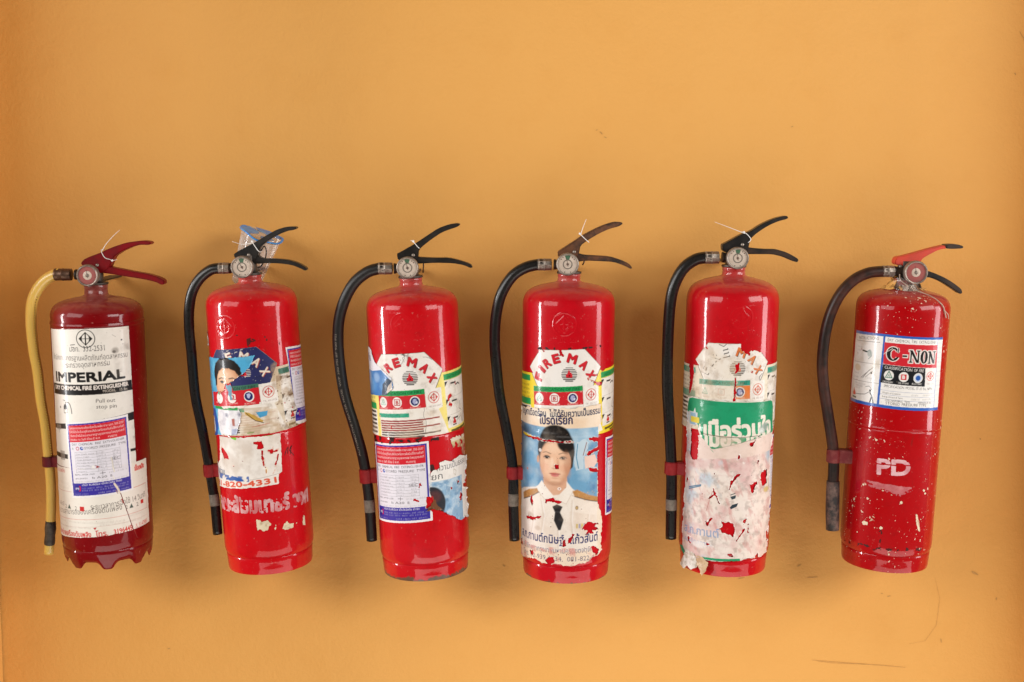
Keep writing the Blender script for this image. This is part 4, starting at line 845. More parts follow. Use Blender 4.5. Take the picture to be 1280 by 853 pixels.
o = wrap('product_label', sh, P_(2), .2, E[2], M['print_dirty'], .5, .25, 4, label='navy octagon label with the print half scraped away')
sh = Sheet(-116, 24, 236, 386, '#4fa6cf', empty=True)
sh.hole(jag([(-112, 376), (-60, 379), (16, 384), (6, 365), (-8, 352), (-32, 339), (-46, 324), (-58, 318), (-62, 300), (-50, 292), (-20, 296), (-14, 284), (-22, 262), (-26, 249), (-60, 246), (-112, 240)], 1.0, 9), add=True)
sh.tint(np.clip((sh.n(30, 4)-.4)*3, 0, 1), '#7cc4e0', .7); sh.tint(np.clip((-70-sh.X)/30, 0, 1), '#2f7fae', .5)
def face(sh, cx, cy, w_, h_, skin, shade, hair):
    sh.ell(cx, cy+h_*.34, w_*1.10, h_*.92, hair, .12); sh.ell(cx, cy-h_*.02, w_*.93, h_*.98, shade, .10); sh.ell(cx-w_*.06, cy, w_*.82, h_*.90, skin, .35)
sh.ell(-38, 340, 29, 36, '#1c1613', .10); sh.ell(-38, 334, 27, 33, '#c98e68', .12); sh.ell(-41, 336, 24, 30, '#e2b08a', .5); sh.ell(-44, 350, 14, 8, '#edc5a2', .9, .9)
sh.poly(jag([(-69, 330), (-70, 356), (-64, 370), (-52, 379), (-36, 382), (-20, 376), (-10, 364), (-8, 346), (-13, 349), (-20, 358), (-32, 363), (-46, 363), (-56, 357), (-61, 347), (-63, 334)], .7, 8), '#1c1613'); sh.line([(-60, 372), (-44, 378), (-28, 376)], 1.6, '#453c36', .6)
sh.line([(-57, 343.5), (-50, 346), (-43, 344.5)], 2.0, '#33221a', .85); sh.ell(-49, 338.5, 4.6, 1.9, '#cbb8a8', .3); sh.ell(-49, 338.5, 2.4, 2.2, '#15100d', .2); sh.line([(-54, 338.6), (-49, 341), (-44, 338.6)], 1.5, '#1c120d'); sh.line([(-33, 345), (-26, 346.5), (-18, 343.5)], 2.0, '#33221a', .85); sh.ell(-26, 339.5, 4.4, 2, '#15100d', .4, .8); sh.line([(-40, 342), (-41, 332)], 1.6, '#c08a66', .7); sh.ell(-39, 328, 5, 4, '#cf9a76', .8, .7)
sh.poly(jag([(-66, 296), (-12, 299), (-4, 262), (-22, 245), (-62, 243), (-72, 268)], .8, 4), '#ebe8ea'); sh.tint(np.clip((sh.n(9, 15)-.5)*6, 0, 1)*(sh.Y < 298)*(sh.X > -70), '#c3bfca', .6)
sh.poly([(-112, 286), (-80, 290), (-70, 264), (-76, 242), (-112, 240)], '#2d57a8'); sh.poly([(-104, 280), (-90, 272), (-84, 250), (-92, 246), (-100, 262)], '#d8d2c4'); sh.rect(-78, 291, -20, 298, '#2f9a4c')
for x, y in ((-44, 282), (-18, 284)): sh.ell(x, y, 4, 4, '#b0aeb8', .5); sh.ell(x, y, 1.6, 1.6, '#8a8a96')
sh.poly([(-34, 276), (-28, 277), (-28, 264), (-33, 264)], '#b06a5c'); sh.poly([(-36, 258), (-24, 260), (-18, 246), (-36, 246)], '#8a9ac0', .7)
for i in range(3): sh.c[..., i] = blur(sh.c[..., i], 1)
sh.c *= (1+.10*(np.random.default_rng(3).random(sh.a.shape)-.5))[..., None]
wrap('portrait_scrap', sh, P_(2), .42, E[2], M['print'], 1.3, .35, 5, label="torn scrap of a man's portrait on blue")
sh = Sheet(-110, 50, 292, 340, '#cc222c', empty=True); sh.hole(jag([(-84, 318), (-46, 324), (-42, 336), (-30, 338), (-26, 324), (18, 329), (17, 301), (-84, 295)], .5, 12), add=True)
sh.map = lambda u, v: (18+u*.997-v*.075, 328+u*.075+v*.997)
for u in (-78, -49, -18): sh.ell(u, -12, 8.6, 9, '#f1ece6')
sh.map = None; sh.poly([(-63, 317), (-60, 325), (-57, 317)], '#5cb49a'); sh.line([(-33, 309), (-22, 310), (-22, 320), (-33, 319), (-33, 309)], 1.4, '#b8242e'); sh.text('3', (-30, 311), (-25, 311), 6.6, '#b8242e', .04); sh.ell(0.5, 315, 7, 7.2, '#232a66'); sh.poly([(-3, 319), (2, 320), (4, 317), (1, 311), (-2, 313)], '#b7bbdc')
for u, t in ((-62, 'ORDINARY'), (-28, 'OIL & GAS'), (2, 'ELECTRIC')): sh.text(t, (u-9, 301), (u+9, 302.5), 2.6, '#f3d6cc', .03)
sh.poly(jag([(-41, 334), (-31, 335), (-29, 320), (-32, 308), (-37, 318)], 1.6, 6), '#6f9fb4'); sh.specks(20, .4, 1.2, '#efe6da', 8)
wrap('class_strip', sh, P_(2), .62, E[2], M['print'], .4, .2, 6)
sh = Sheet(68, 190, 244, 398); insp(sh, (71, 391), (181, 385), (80, 258), (188, 248), 2); sh.outline(jag([(71, 391), (181, 385), (188, 248), (92, 254), (83, 258), (84, 272), (90, 280), (84, 292)], .3, 5))
sh.line([(76, 330), (80, 300), (84, 285)], 1.2, '#6a2aa0', .7)
wrap('inspection_sticker', sh, P_(2), .45, E[2], M['print_clean'], .4, .12, 7)
sh = Sheet(-106, 52, 145, 250, '#ece5dc'); sh.outline(jag([(-71, 243), (49, 246), (47, 180), (41, 176), (40, 160), (-110, 150), (-112, 198), (-88, 192), (-76, 200), (-72, 222)], .7, 2))
sh.tint(np.clip((sh.n(25, 9)-.48)*4, 0, 1)*(sh.Y > 170), '#c9b8a8', .6); sh.tint((sh.Y < 177)*(sh.X < -10)*np.clip((sh.n(12, 2)-.42)*9, 0, 1)*(sh.Y > 166), '#3560a8', .9)
sh.thai('สายด่วน', (-100, 176), (-62, 176), 9, '#5a6a80', .02); sh.poly(jag([(-60, 172), (-40, 176), (-22, 172), (-18, 168), (-60, 168)], .8, 8), '#2d5aa4')
sh.rect(-112, 148, 42, 167.5, '#ece5dc'); sh.poly([(-58, 150), (-40, 150), (-44, 154), (-56, 154)], '#2d5aa4')
sh.text('081-820-4331', (-112, 152), (36, 163), 9.5, '#dc5a3c', .045, res=3)
sh.line([(-36, 244), (-30, 242)], 5, '#78c83a'); sh.line([(20, 246), (34, 246)], 2.4, '#7cc04a'); sh.line([(-12, 170), (44, 178)], .8, '#8a7c74', .6)
for q, s_ in (([(-68, 224), (-60, 222), (-48, 212), (-46, 205), (-58, 204), (-62, 210), (-66, 216)], 1), ([(-66, 228), (-64, 222), (-62, 216), (-68, 214)], 2), ([(2, 236), (12, 238), (20, 230), (18, 224), (8, 224), (10, 231), (2, 233)], 3), ([(14, 222), (17, 221), (18, 196), (20, 190), (15, 194)], 4), ([(22, 220), (30, 221), (36, 226), (34, 218), (44, 222), (42, 216), (30, 213)], 5), ([(42, 212), (44, 212), (38, 196), (36, 190), (36, 196)], 6), ([(34, 186), (37, 185), (33, 179), (30, 178)], 7), ([(-40, 196), (-34, 198), (-36, 193)], 8)): sh.tear(q, .8, s_, '#e2b8a4', .8)
sh.line([(16, 190), (22, 184), (20, 178)], 2.6, '#f6f0e6'); sh.ell(21, 187, 2.6, 5, '#f4ead4', .3); sh.ell(20, 184, 1.2, 4, '#c98a4a', .4)
sh.specks(24, .3, 1.1, '#000', 30, True)
wrap('paper_remnant', sh, P_(2), .3, E[2], M['print'], .6, .25, 8, label='stripped white paper with a red telephone number')
sh = Sheet(-98, 112, 98, 160, '#d8a8a8', empty=True)
sh.thai('คณะสัมมนาธร์ วงศ์', (-94, 113), (108, 114), 22, '#fff', .045, alpha=True, res=3); sh.a = np.maximum(sh.a, 0)
sh.a *= np.clip((.70-sh.n(11, 61, 5))*9, 0, 1); sh.a *= ~(np.abs((sh.X+90) % 19) < .9); sh.tint(np.clip((sh.n(16, 4)-.35)*3, 0, 1), '#c0585c', .8)
wrap('painted_lettering', sh, P_(2), .12, E[2], M['stencil'], 0, .05, 9)
sh = Sheet(-5, 90, 64, 103, '#e2d3b4', empty=True)
for q, s_ in (([(-3, 101), (4, 100), (6, 96), (16, 99), (22, 92), (16, 82), (8, 80), (2, 84), (-2, 80)], 1), ([(26, 82), (30, 90), (29, 80)], 2), ([(40, 80), (44, 90), (47, 88), (50, 92), (54, 86), (62, 85), (60, 78), (44, 77)], 3), ([(66, 84), (69, 86), (68, 80)], 4), ([(82, 76), (86, 93), (92, 90), (97, 74), (90, 74)], 5)): sh.hole(jag(q, .9, s_, 1.4), add=True)
sh.tint(np.clip((sh.n(8, 3)-.5)*6, 0, 1), '#a8845c', .5); wrap('paper_flake', sh, P_(2), .2, E[2], M['print_dirty'], .4, .2, 10)
sh = Sheet(-112, -86, 396, 424, '#efe9e2'); sh.outline(jag([(-110, 421), (-97, 420), (-91, 410), (-92, 398), (-110, 396)], .6, 2)); wrap('paper_flake', sh, P_(2), .4, E[2], M['print'], 1.2, .4, 11)
sh = Sheet(-100, 60, 395, 428, '#3a100c', empty=True); sh.a = np.clip((sh.n(9, 12, 5)-.56)*10, 0, 1)*np.clip(1-np.abs(sh.Y-408)/16, 0, 1)*2*((sh.X > 4) | (sh.n(40, 2) > .58)); sh.tint(sh.n(6, 4), '#7a1c16', .6)
wrap('glue_residue', sh, P_(2), .1, E[2], M['stencil'], 0, .05, 12)
sh = Sheet(50, 84, 196, 226, '#2a0c0a', empty=True); 
for q in ([(54, 206), (58, 216), (62, 220), (60, 208)], [(60, 222), (68, 218), (66, 206), (60, 204)], [(70, 222), (64, 214), (74, 202)], [(66, 216), (76, 224)]): 
    for a_, b_ in zip(q, q[1:]): sh.hole([(a_[0]-.7, a_[1]), (a_[0]+.7, a_[1]), (b_[0]+.7, b_[1]), (b_[0]-.7, b_[1])], add=True)
wrap('pen_scribble', sh, P_(2), .1, E[2], M['stencil'], 0, .03, 13)

# --- 3: octagon label, poster scraps, inspection sticker
sh = Sheet(-128, 128, 248, 406); firemax(sh, -2, -10, 2.8, 'plain')
for q in ([(-16, 404), (-10, 392), (-18, 380)], [(20, 392), (36, 388), (52, 384)], [(40, 402), (30, 392), (36, 384)], [(-2, 404), (-6, 396), (-14, 392), (-12, 384)], [(18, 306), (16, 292), (20, 280), (18, 262)], [(-40, 344), (-42, 336), (-36, 322)]): sh.line(jag(q, .6, 4, 2)[:int(len(jag(q, .6, 4, 2))*.6)], .7, '#4a3a30', .8)
sh.tint(np.clip((sh.n(7, 14)-.56)*10, 0, 1)*np.exp(-((sh.X+14)/12)**2-((sh.Y-394)/14)**2), '#4a4038', .9)
for q, s_ in (([(62, 320), (70, 324), (74, 318), (66, 315), (68, 311), (62, 312)], 1), ([(66, 310), (74, 304), (70, 301), (64, 303)], 2), ([(-44, 274), (-42, 280), (-41, 270), (-43, 266)], 3), ([(-72, 290), (-66, 291), (-68, 288)], 4), ([(82, 338), (84, 344), (86, 336)], 5)): sh.tear(q, .6, s_, '#e8b4a0', .6)
sh.specks(70, .3, .9, '#8a6a50', 33); sh.tint((sh.n(30, 6)-.45)*2*(sh.Y < 300), '#d8c0a4', .8)
sh.a *= sh.Y > 256+.02*sh.X
wrap('product_label', sh, P_(3), .2, E[3], M['print_dirty'], .4, .2, 14)
sh = Sheet(-122, -26, 320, 408, '#e9e6ea', empty=True)
sh.hole(jag([(-122, 404), (-98, 406), (-86, 403), (-78, 388), (-72, 381), (-60, 374), (-46, 364), (-36, 357), (-34, 343), (-36, 338), (-50, 327), (-122, 321)], .9, 7), add=True)
sh.poly([(-124, 365), (-84, 366), (-58, 370), (-34, 350), (-34, 320), (-124, 318)], '#3f78b8'); sh.ell(-96, 342, 22, 14, '#6fa6d8', .8, .6); sh.ell(-72, 356, 9, 8, '#a9c6e4', .9, .6); sh.tint(np.clip((sh.n(18, 8)-.5)*4, 0, 1)*(sh.Y < 366), '#7fb0dc', .5)
sh.poly(jag([(-60, 326), (-56, 346), (-44, 357), (-35, 352), (-46, 340), (-48, 326)], .4, 3), '#39485c'); sh.poly(jag([(-48, 326), (-46, 340), (-36, 352), (-35, 330)], .5, 5), '#dccfc2'); sh.line([(-40, 346), (-42, 330)], 1, '#6a6058', .7)
sh.thai('ปัญ', (-112, 384), (-92, 384), 8, '#6a7c9c', .02); sh.ell(-100, 356, 6, 14, '#e8ecf2', .8, .4)
wrap('poster_scrap', sh, P_(3), .5, E[3], M['print_clean'], .9, .3, 15, label='blue and white poster scrap over the octagon label')
sh = Sheet(-98, 26, 98, 250); insp(sh, (-96, 241), (22, 248), (-96, 101.5), (22, 110), 3); sh.outline([(-96, 241), (22, 248), (22.5, 109.5), (-96, 101.5)])
for q, s_ in (([(0, 170), (4, 178), (7, 170), (4, 172), (2, 166)], 1), ([(-14, 142), (-8, 149), (0, 146), (2, 143), (-8, 145)], 2)): sh.tear(q, .5, s_, None)
sh.tear([(13, 152), (26, 150), (26, 122), (18, 128), (12, 132)], .8, 5, '#eadfd4', 1); sh.specks(20, .3, .7, '#5a4a54', 8)
wrap('inspection_sticker', sh, P_(3), .3, E[3], M['print_clean'], .3, .12, 16)
sh = Sheet(8, 134, 84, 214, '#eeeae4', empty=True)
sh.hole(jag([(22, 190), (30, 197), (40, 199), (38, 207), (52, 210), (62, 207), (84, 212), (100, 208), (118, 206), (124, 196), (112, 188), (106, 176), (112, 168), (96, 160), (94, 154), (112, 148), (110, 126), (114, 108), (108, 96), (92, 102), (84, 97), (70, 103), (58, 112), (42, 122), (32, 126), (20, 130), (14, 126), (16, 134), (24, 142), (20, 158)], 1.2, 12), add=True)
sh.poly([(24, 176), (90, 177), (89, 90), (20, 90)], '#8fb4d2'); sh.tint(np.clip((sh.n(14, 7)-.45)*5, 0, 1)*(sh.Y < 176)*(sh.X < 89), '#c7dae6', .8); sh.tint(np.clip((sh.n(10, 17)-.55)*6, 0, 1)*(sh.Y < 176)*(sh.X < 89), '#5f8cb4', .7)
sh.ell(22, 138, 25, 30, '#2c2e36', .12); sh.ell(27, 150, 12, 10, '#7a3a34', .8, .4)
sh.poly(jag([(14, 150), (26, 150), (30, 138), (40, 126), (22, 120), (12, 128)], 1, 3), '#7a4a2a', .9); sh.poly(jag([(12, 152), (24, 152), (26, 144), (16, 138)], .8, 9), '#c02024')
sh.thai('ความเป็นธรรม', (34, 194), (106, 196), 8.5, '#4a4a52', .008); sh.thai('ยก', (24, 179), (44, 180), 9, '#34343c', .012); sh.line([(68, 192), (74, 188), (72, 180), (68, 184), (68, 192)], .7, '#a08a60')
for q, s_ in (([(80, 138), (84, 148), (88, 140), (86, 133), (80, 132)], 1), ([(58, 158), (61, 163), (63, 157)], 2), ([(76, 168), (80, 170), (82, 166), (77, 164)], 3), ([(66, 141), (68, 142), (67, 139)], 4), ([(100, 164), (112, 166), (104, 158), (100, 156)], 5)): sh.tear(q, .6, s_, '#f2ece4', .7)
sh.line([(75, 170), (77, 163)], 2, '#20242c')
wrap('poster_scrap', sh, P_(3), .5, E[3], M['print'], 2.6, .6, 17, label='ragged poster scrap with sky blue print')
sh = Sheet(58, 124, 194, 250, '#d8c49a', empty=True); sh.hole(jag([(62, 246), (100, 246), (118, 244), (114, 206), (104, 202), (96, 226), (70, 228), (66, 236)], 1.6, 5), add=True); sh.wear(9, .56, 9); sh.tint(np.clip((sh.n(12, 4)-.45)*4, 0, 1), '#a03a34', .8); sh.tint((sh.Y > 240)*1., '#efe6d6', .7)
wrap('paper_flake', sh, P_(3), .25, E[3], M['print_dirty'], .4, .2, 18)
sh = Sheet(-100, 40, 238, 262, '#2a0d0a', empty=True); sh.a = np.clip((sh.n(7, 19, 5)-.60)*12, 0, 1)*np.clip(1.3-np.abs(sh.Y-251-sh.X*.05)/6, 0, 1)*2; wrap('glue_residue', sh, P_(3), .85, E[3], M['stencil'], 0, .05, 19)
sh = Sheet(20, 40, 180, 246, '#3a0f0c', empty=True); sh.a = np.clip((sh.n(14, 29, 5)-.52)*10, 0, 1)*((sh.X > 22) & (sh.X < 30)); wrap('glue_residue', sh, P_(3), .1, E[3], M['stencil'], 0, .05, 20)

# --- 4: octagon label, portrait poster, inspection sticker
sh = Sheet(-130, 128, 250, 412); firemax(sh, 0, 0, 3.2, 'fresh')
sh.tear([(-22, 412), (-18, 406), (-18, 398), (-10, 398), (-14, 403), (-16, 412)], .6, 2, '#e0b0a4', .6); sh.tear([(-50, 408), (-48, 402), (-44, 405)], .5, 3)
for q, s_ in (([(58, 372), (66, 376), (66, 371), (60, 369)], 1), ([(44, 365), (50, 368), (50, 362)], 2), ([(40, 354), (60, 351), (62, 345), (52, 346)], 3)): sh.tear(q, .8, s_, '#6a4630', .8)
sh.line([(30, 359), (48, 352), (60, 348)], 1.6, '#b86a58'); sh.line([(32, 362), (36, 354)], 1.2, '#efe6da'); sh.specks(40, .25, .8, '#8a6a50', 43); sh.specks(8, .5, 1.2, '#3a2018', 44, box=(30, 70, 345, 375)); sh.specks(14, .4, 1.2, '#e8dcc8', 45, box=(-66, 20, 314, 340))
wrap('product_label', sh, P_(4), .2, E[4], M['print'], .3, .18, 21)
def portrait():
    sh = Sheet(-116, 74, 28, 318, '#f0dcc4', res=.62)
    sh.tint(np.clip((sh.n(34, 2)-.4)*3, 0, 1)*(sh.Y > 272), '#eab87e', .55); sh.tint(np.exp(-((sh.Y-296)/5)**2)*(sh.X < -20), '#f4ead8', .8)
    sky = (sh.Y < 275)*(sh.X < 53)*(sh.Y > 130); sh.tint(sky*1., '#6fa3c6'); sh.tint(sky*np.clip((sh.n(46, 3)-.42)*3.2, 0, 1), '#b9d3e2', .9); sh.tint(sky*np.clip((sh.n(30, 13)-.5)*4, 0, 1), '#3f76a6', .8); sh.tint(sky*np.clip((-88-sh.X)/18, 0, 1)*(sh.Y > 190), '#223a52', .8); sh.tint(sky*np.exp(-((sh.X+88)/22)**2-((sh.Y-262)/10)**2), '#1f2c38', .7)
    sh.rect(53, 30, 60, 275, '#f1e2cc')
    # tunic
    sh.poly([(-120, 150), (-96, 160), (-62, 168), (-46, 178), (-8, 180), (10, 168), (36, 158), (53, 148), (53, 60), (-120, 60)], '#f0e6da'); sh.rect(-120, 60, 54, 110, '#efe4d8'); sh.ell(-70, 128, 22, 34, '#fbf6ee', .9, .6); sh.ell(30, 120, 22, 34, '#e9d6c4', .9, .6); sh.tint((sh.Y < 150)*np.clip((sh.n(24, 5)-.5)*4, 0, 1), '#dcc8b6', .5)
    # neck
    sh.poly([(-46, 196), (-4, 196), (-2, 176), (-16, 160), (-30, 157), (-44, 168)], '#dba98a'); sh.ell(-26, 186, 18, 9, '#b98464', .8, .7)
    sh.poly([(-48, 182), (-60, 166), (-38, 146), (-20, 150), (-27, 158), (-44, 176)], '#f6efe6'); sh.poly([(-4, 184), (8, 168), (-4, 144), (-18, 150), (-16, 158), (-4, 172)], '#f3eadf'); sh.line([(-60, 166), (-38, 146), (-20, 150)], .7, '#c9b4a2'); sh.line([(8, 168), (-4, 144), (-18, 150)], .7, '#c9b4a2')
    # hair and face
    sh.ell(-24, 237, 33, 42, '#1b1513', .10); sh.ell(-24, 262, 25, 18, '#171210', .15); sh.poly([(-56, 236), (-52, 206), (-44, 196), (-44, 236)], '#1b1513'); sh.poly([(9, 236), (6, 208), (-2, 200), (-6, 236)], '#1b1513')
    sh.ell(-24.5, 216, 27.5, 38, '#d39b78', .08); sh.poly([(-44, 196), (-34, 181), (-24, 177.5), (-14, 181), (-4, 198)], '#d39b78'); sh.ell(-27, 217, 24, 33, '#eec09e', .5); sh.ell(-36, 212, 11, 12, '#f5d0b2', .9, .8); sh.ell(-26, 240, 13, 9, '#f3ccac', .9, .8); sh.ell(-24, 184, 9, 5, '#efc4a4', .8, .7)
    sh.poly([(-53, 228), (-50, 250), (-38, 262), (-18, 262), (2, 250), (6, 226), (2, 226), (-4, 240), (-16, 250), (-28, 256), (-38, 254), (-46, 244)], '#191311'); sh.ell(-8, 244, 14, 9, '#191311', .4, 1, -.65); sh.ell(-56.5, 218, 2.6, 6.5, '#d0946e', .3)
    for sx in (-1, 1):
        ex = -24.5+sx*14.5; ey = 223.5
        sh.line([(ex-7.5, ey+7.2-(sx > 0)*.6), (ex-1, ey+9.2), (ex+7.5, ey+7.4-(sx < 0)*1.0)], 1.5, '#4a3226', .7)
        sh.ell(ex, ey+.5, 7.5, 5, '#cf9a78', .8, .45); sh.ell(ex, ey, 5.2, 2.2, '#cdbcb0', .3); sh.ell(ex, ey, 3.0, 2.6, '#150d0b', .2); sh.line([(ex-5.6, ey-.4), (ex-2.6, ey+2.0), (ex+2.2, ey+2.2), (ex+5.6, ey+.3)], 1.6, '#1a100c', 1); sh.line([(ex-5, ey-2.2), (ex+4, ey-2.6)], .7, '#8a5a44', .6); sh.ell(ex+.8, ey+1.1, .6, .6, '#e8e0d8')
    sh.line([(-21, 226), (-20, 214), (-19, 209)], 1.6, '#d69e7c', .6); sh.ell(-24, 208, 6, 3.4, '#dfa684', .8, .6); sh.line([(-30, 205.5), (-27, 204.5), (-21, 204.5), (-18, 205.5)], 1.1, '#a8684c', .8)
    sh.ell(-24, 195.5, 9.5, 2.0, '#c4564e', .3); sh.ell(-24, 192.8, 7, 2.4, '#d4706a', .4); sh.line([(-34, 196), (-27, 194.6), (-21, 194.6), (-14.5, 196)], .8, '#7a2c28', .9); sh.ell(-24, 188, 6, 1.6, '#c88c6a', .8, .5)
    sh.ell(-42, 206, 8, 7, '#e8a488', .9, .35); sh.ell(-8, 206, 7, 7, '#dc9a7c', .9, .4); sh.ell(-3, 212, 6, 22, '#b57c5c', .8, .45, .1); sh.ell(-47, 208, 4, 18, '#c98f6c', .8, .35, -.1); sh.ell(-24, 178.5, 13, 4, '#b07a5a', .8, .5); sh.ell(-29, 214, 2.4, 9, '#f8dcc2', .8, .6); sh.ell(-18.5, 213, 2.0, 8, '#c98e6a', .8, .45)
    for i in range(26): a_ = -.9+i*.07; sh.line([(-24+29*math.sin(a_), 244+30*math.cos(a_)), (-30+24*math.sin(a_*1.1), 248+12*math.cos(a_))], .7, '#3d332d' if i % 3 else '#564a42', .35)
    for q in ([(-70, 150), (-66, 110), (-72, 80)], [(-50, 150), (-44, 120), (-50, 84)], [(6, 150), (4, 116), (8, 84)], [(36, 140), (34, 110), (40, 90)], [(-18, 96), (-17, 66)]): sh.line(q, 3.2, '#cdb8a4', .35); sh.line([(x+2.5, y) for x, y in q], 2.2, '#ffffff', .3)
    # tie, epaulettes, badge, ribbons
    sh.poly([(-28, 138), (-20, 143), (-10, 139), (-14, 130), (-24, 130)], '#1f1c1e'); sh.poly([(-23, 130), (-15, 130), (-8, 116), (-13, 98), (-17, 97), (-25, 114)], '#232022'); sh.line([(-24, 129.5), (-14, 129.5)], .8, '#4a484c')
    for q in ([(-100, 150), (-98, 139), (-72, 149), (-54, 160), (-58, 166), (-78, 161)], [(6, 166), (10, 157), (34, 149), (54, 144), (56, 152), (36, 158), (14, 169)]):
        sh.poly(q, '#c08a4e'); c = np.mean(q, 0); rng = random.Random(4)
        for i in range(40): sh.ell(c[0]+rng.uniform(-26, 26), c[1]+rng.uniform(-8, 8) - (c[0] > 0)*0, .9, .8, rng.choice(('#e8c48a', '#7a4a22', '#d8a868')), .2, .6*bool(True))
        sh.line([q[1], q[2], q[3]] if c[0] < 0 else [q[1], q[2], q[3]], 1.6, '#2a2120', .9)
    sh.poly([(-120, 137), (-98, 136), (-72, 146), (-56, 157), (-50, 150), (-60, 130), (-120, 120)], '#f3ebe0'); sh.poly([(8, 155), (34, 147), (53, 142), (53, 120), (10, 130)], '#efe2d4')
    sh.ell(14, 137, 2.6, 3.6, '#8a6a3a', .4); sh.ell(14, 137, 1.2, 1.8, '#d8b878')
    for i, c in enumerate(('#c8a83a', '#8a8ab0', '#d8c04a', '#b0a0c0', '#d8b050')): sh.rect(13+4.5*i, 101, 16.5+4.5*i, 109, c, .8)
    for i in range(3): sh.c[..., i] = blur(sh.c[..., i], 2)
    sh.c *= (1+.10*(np.random.default_rng(3).random(sh.a.shape)-.5))[..., None]; sh.tint(np.clip((sh.n(26, 71)-.45)*3, 0, 1), '#f4e2cc', .16)
    # lettering
    sh.thai('ปัญหาเดือดร้อน  ไม่ได้รับความเป็นธรรม', (-106, 290), (57, 298), 9.2, '#2c3450', .022, res=3); sh.thai('โปรดเรียก', (-54, 279.5), (5, 283), 12, '#2c2f55', .028, res=3)
    sh.thai('ส.ก.กานต์กนิษฐ์  แก้วสันต์', (-104, 72), (56, 75), 12.5, '#33366a', .02, res=3)
    sh.thai('สมาชิกสภากรุงเทพมหานคร(เขตจตุจักร)', (-98, 55), (52, 58), 7.6, '#5a5478', .01); sh.thai('โทร. 02-939-1234,  081-822-4', (-96, 42), (48, 43), 7.2, '#6a6478', .008)
    # wear
    sh.outline(jag([(-116, 300), (-60, 306), (58, 314), (60, 285), (53, 262), (54, 140), (60, 128), (66, 110), (64, 70), (68, 56), (56, 48), (40, 44), (24, 38), (4, 34), (-20, 38), (-44, 36), (-60, 40), (-84, 36), (-116, 34)], 1.5, 21))
    sh.outline2 = None
    for q, s_ in (([(-106, 258), (-92, 259), (-70, 256), (-40, 253), (-18, 253), (8, 253), (8, 250.5), (-18, 250.5), (-44, 250), (-72, 251), (-96, 254)], 1), ([(-26, 212), (-18, 212), (-17, 205), (-24, 204)], 2), ([(-40, 150), (-30, 154), (-12, 148), (-14, 144), (-32, 147), (-42, 142)], 3), ([(-74, 150), (-70, 152), (-66, 140), (-69, 132), (-73, 138)], 4), ([(-86, 112), (-66, 114), (-46, 120), (-48, 115), (-66, 108), (-84, 106)], 5), ([(28, 107), (34, 111), (44, 108), (58, 104), (46, 101), (58, 95), (42, 95), (50, 88), (38, 91), (28, 87), (34, 96), (22, 98)], 6), ([(42, 66), (50, 66), (58, 58), (58, 48), (50, 50), (44, 56)], 7), ([(0, 84), (6, 92), (10, 90), (4, 76), (-2, 72)], 8), ([(-10, 80), (-4, 84), (-4, 70), (-9, 68)], 9), ([(34, 258), (56, 257), (56, 248), (42, 252), (34, 254)], 10), ([(30, 232), (46, 238), (54, 240), (56, 234), (44, 231), (32, 226)], 11), ([(34, 205), (50, 204), (56, 196), (44, 197), (36, 200)], 12), ([(-34, 48), (-26, 50), (-22, 40), (-30, 36), (-40, 42)], 13), ([(-74, 54), (-66, 56), (-66, 44), (-72, 46)], 14), ([(-112, 64), (-104, 66), (-102, 54), (-112, 56)], 15)): sh.tear(q, .9, s_, '#e9d8cc', 1.1)
    sh.poly(jag([(12, 250), (26, 256), (34, 250), (30, 236), (24, 218), (24, 204), (12, 202), (8, 222)], 1, 6), '#c6d9e4', .9); sh.poly(jag([(26, 226), (46, 228), (54, 212), (46, 206), (28, 204)], 1, 7), '#f0cdbc', .95); sh.line([(14, 248), (12, 226), (16, 206)], 1.6, '#4f8fb0'); sh.line([(30, 250), (24, 228)], 1.2, '#8a4a40')
    sh.line([(-106, 256), (-70, 254), (-20, 252), (8, 252)], .7, '#efe6dc', .8); sh.ell(-52, 234, 3, 3, '#d8d0cc', .5)
    sh.tint(np.clip((sh.n(12, 41)-.56)*7, 0, 1)*(sh.Y < 66), '#d88a80', .7); sh.specks(60, .4, 1.2, '#000', 52, True, (-110, 64, 34, 180)); sh.specks(34, .4, 1.5, '#000', 53, True, (-110, 64, 34, 70)); sh.specks(70, .3, .9, '#7a5a48', 54)
    sh.ell(-16, 170, 3.4, 2.6, '#f3e8dc', .2); sh.ell(-16, 170, 1.4, 1.2, '#a84a40', .3); sh.ell(-84, 196, 2.6, 2.2, '#c98a80', .3)
    sh.ell(-74, 116, 8, 5, '#b7a088', .9, .5); sh.ell(-56, 96, 6, 4, '#b89a80', .9, .4)
    wrap('portrait_poster', sh, P_(4), .45, E[4], M['print_clean'], 1.5, .35, 22)
portrait()
sh = Sheet(70, 190, 100, 256); insp(sh, (73, 253), (184, 247), (76, 115), (187, 107), 4); sh.outline([(73, 253), (184, 247), (187, 107), (76, 115)]); wrap('inspection_sticker', sh, P_(4), .3, E[4], M['print_clean'], .2, .1, 23)
sh = Sheet(-70, 60, 388, 424, '#3c0c10', empty=True); sh.a = np.clip((sh.n(7, 51, 5)-.53)*10, 0, 1)*np.exp(-((sh.Y-411-sh.X*.04)/2.2)**2)*1.6; wrap('glue_residue', sh, P_(4), .1, E[4], M['stencil'], 0, .05, 24)

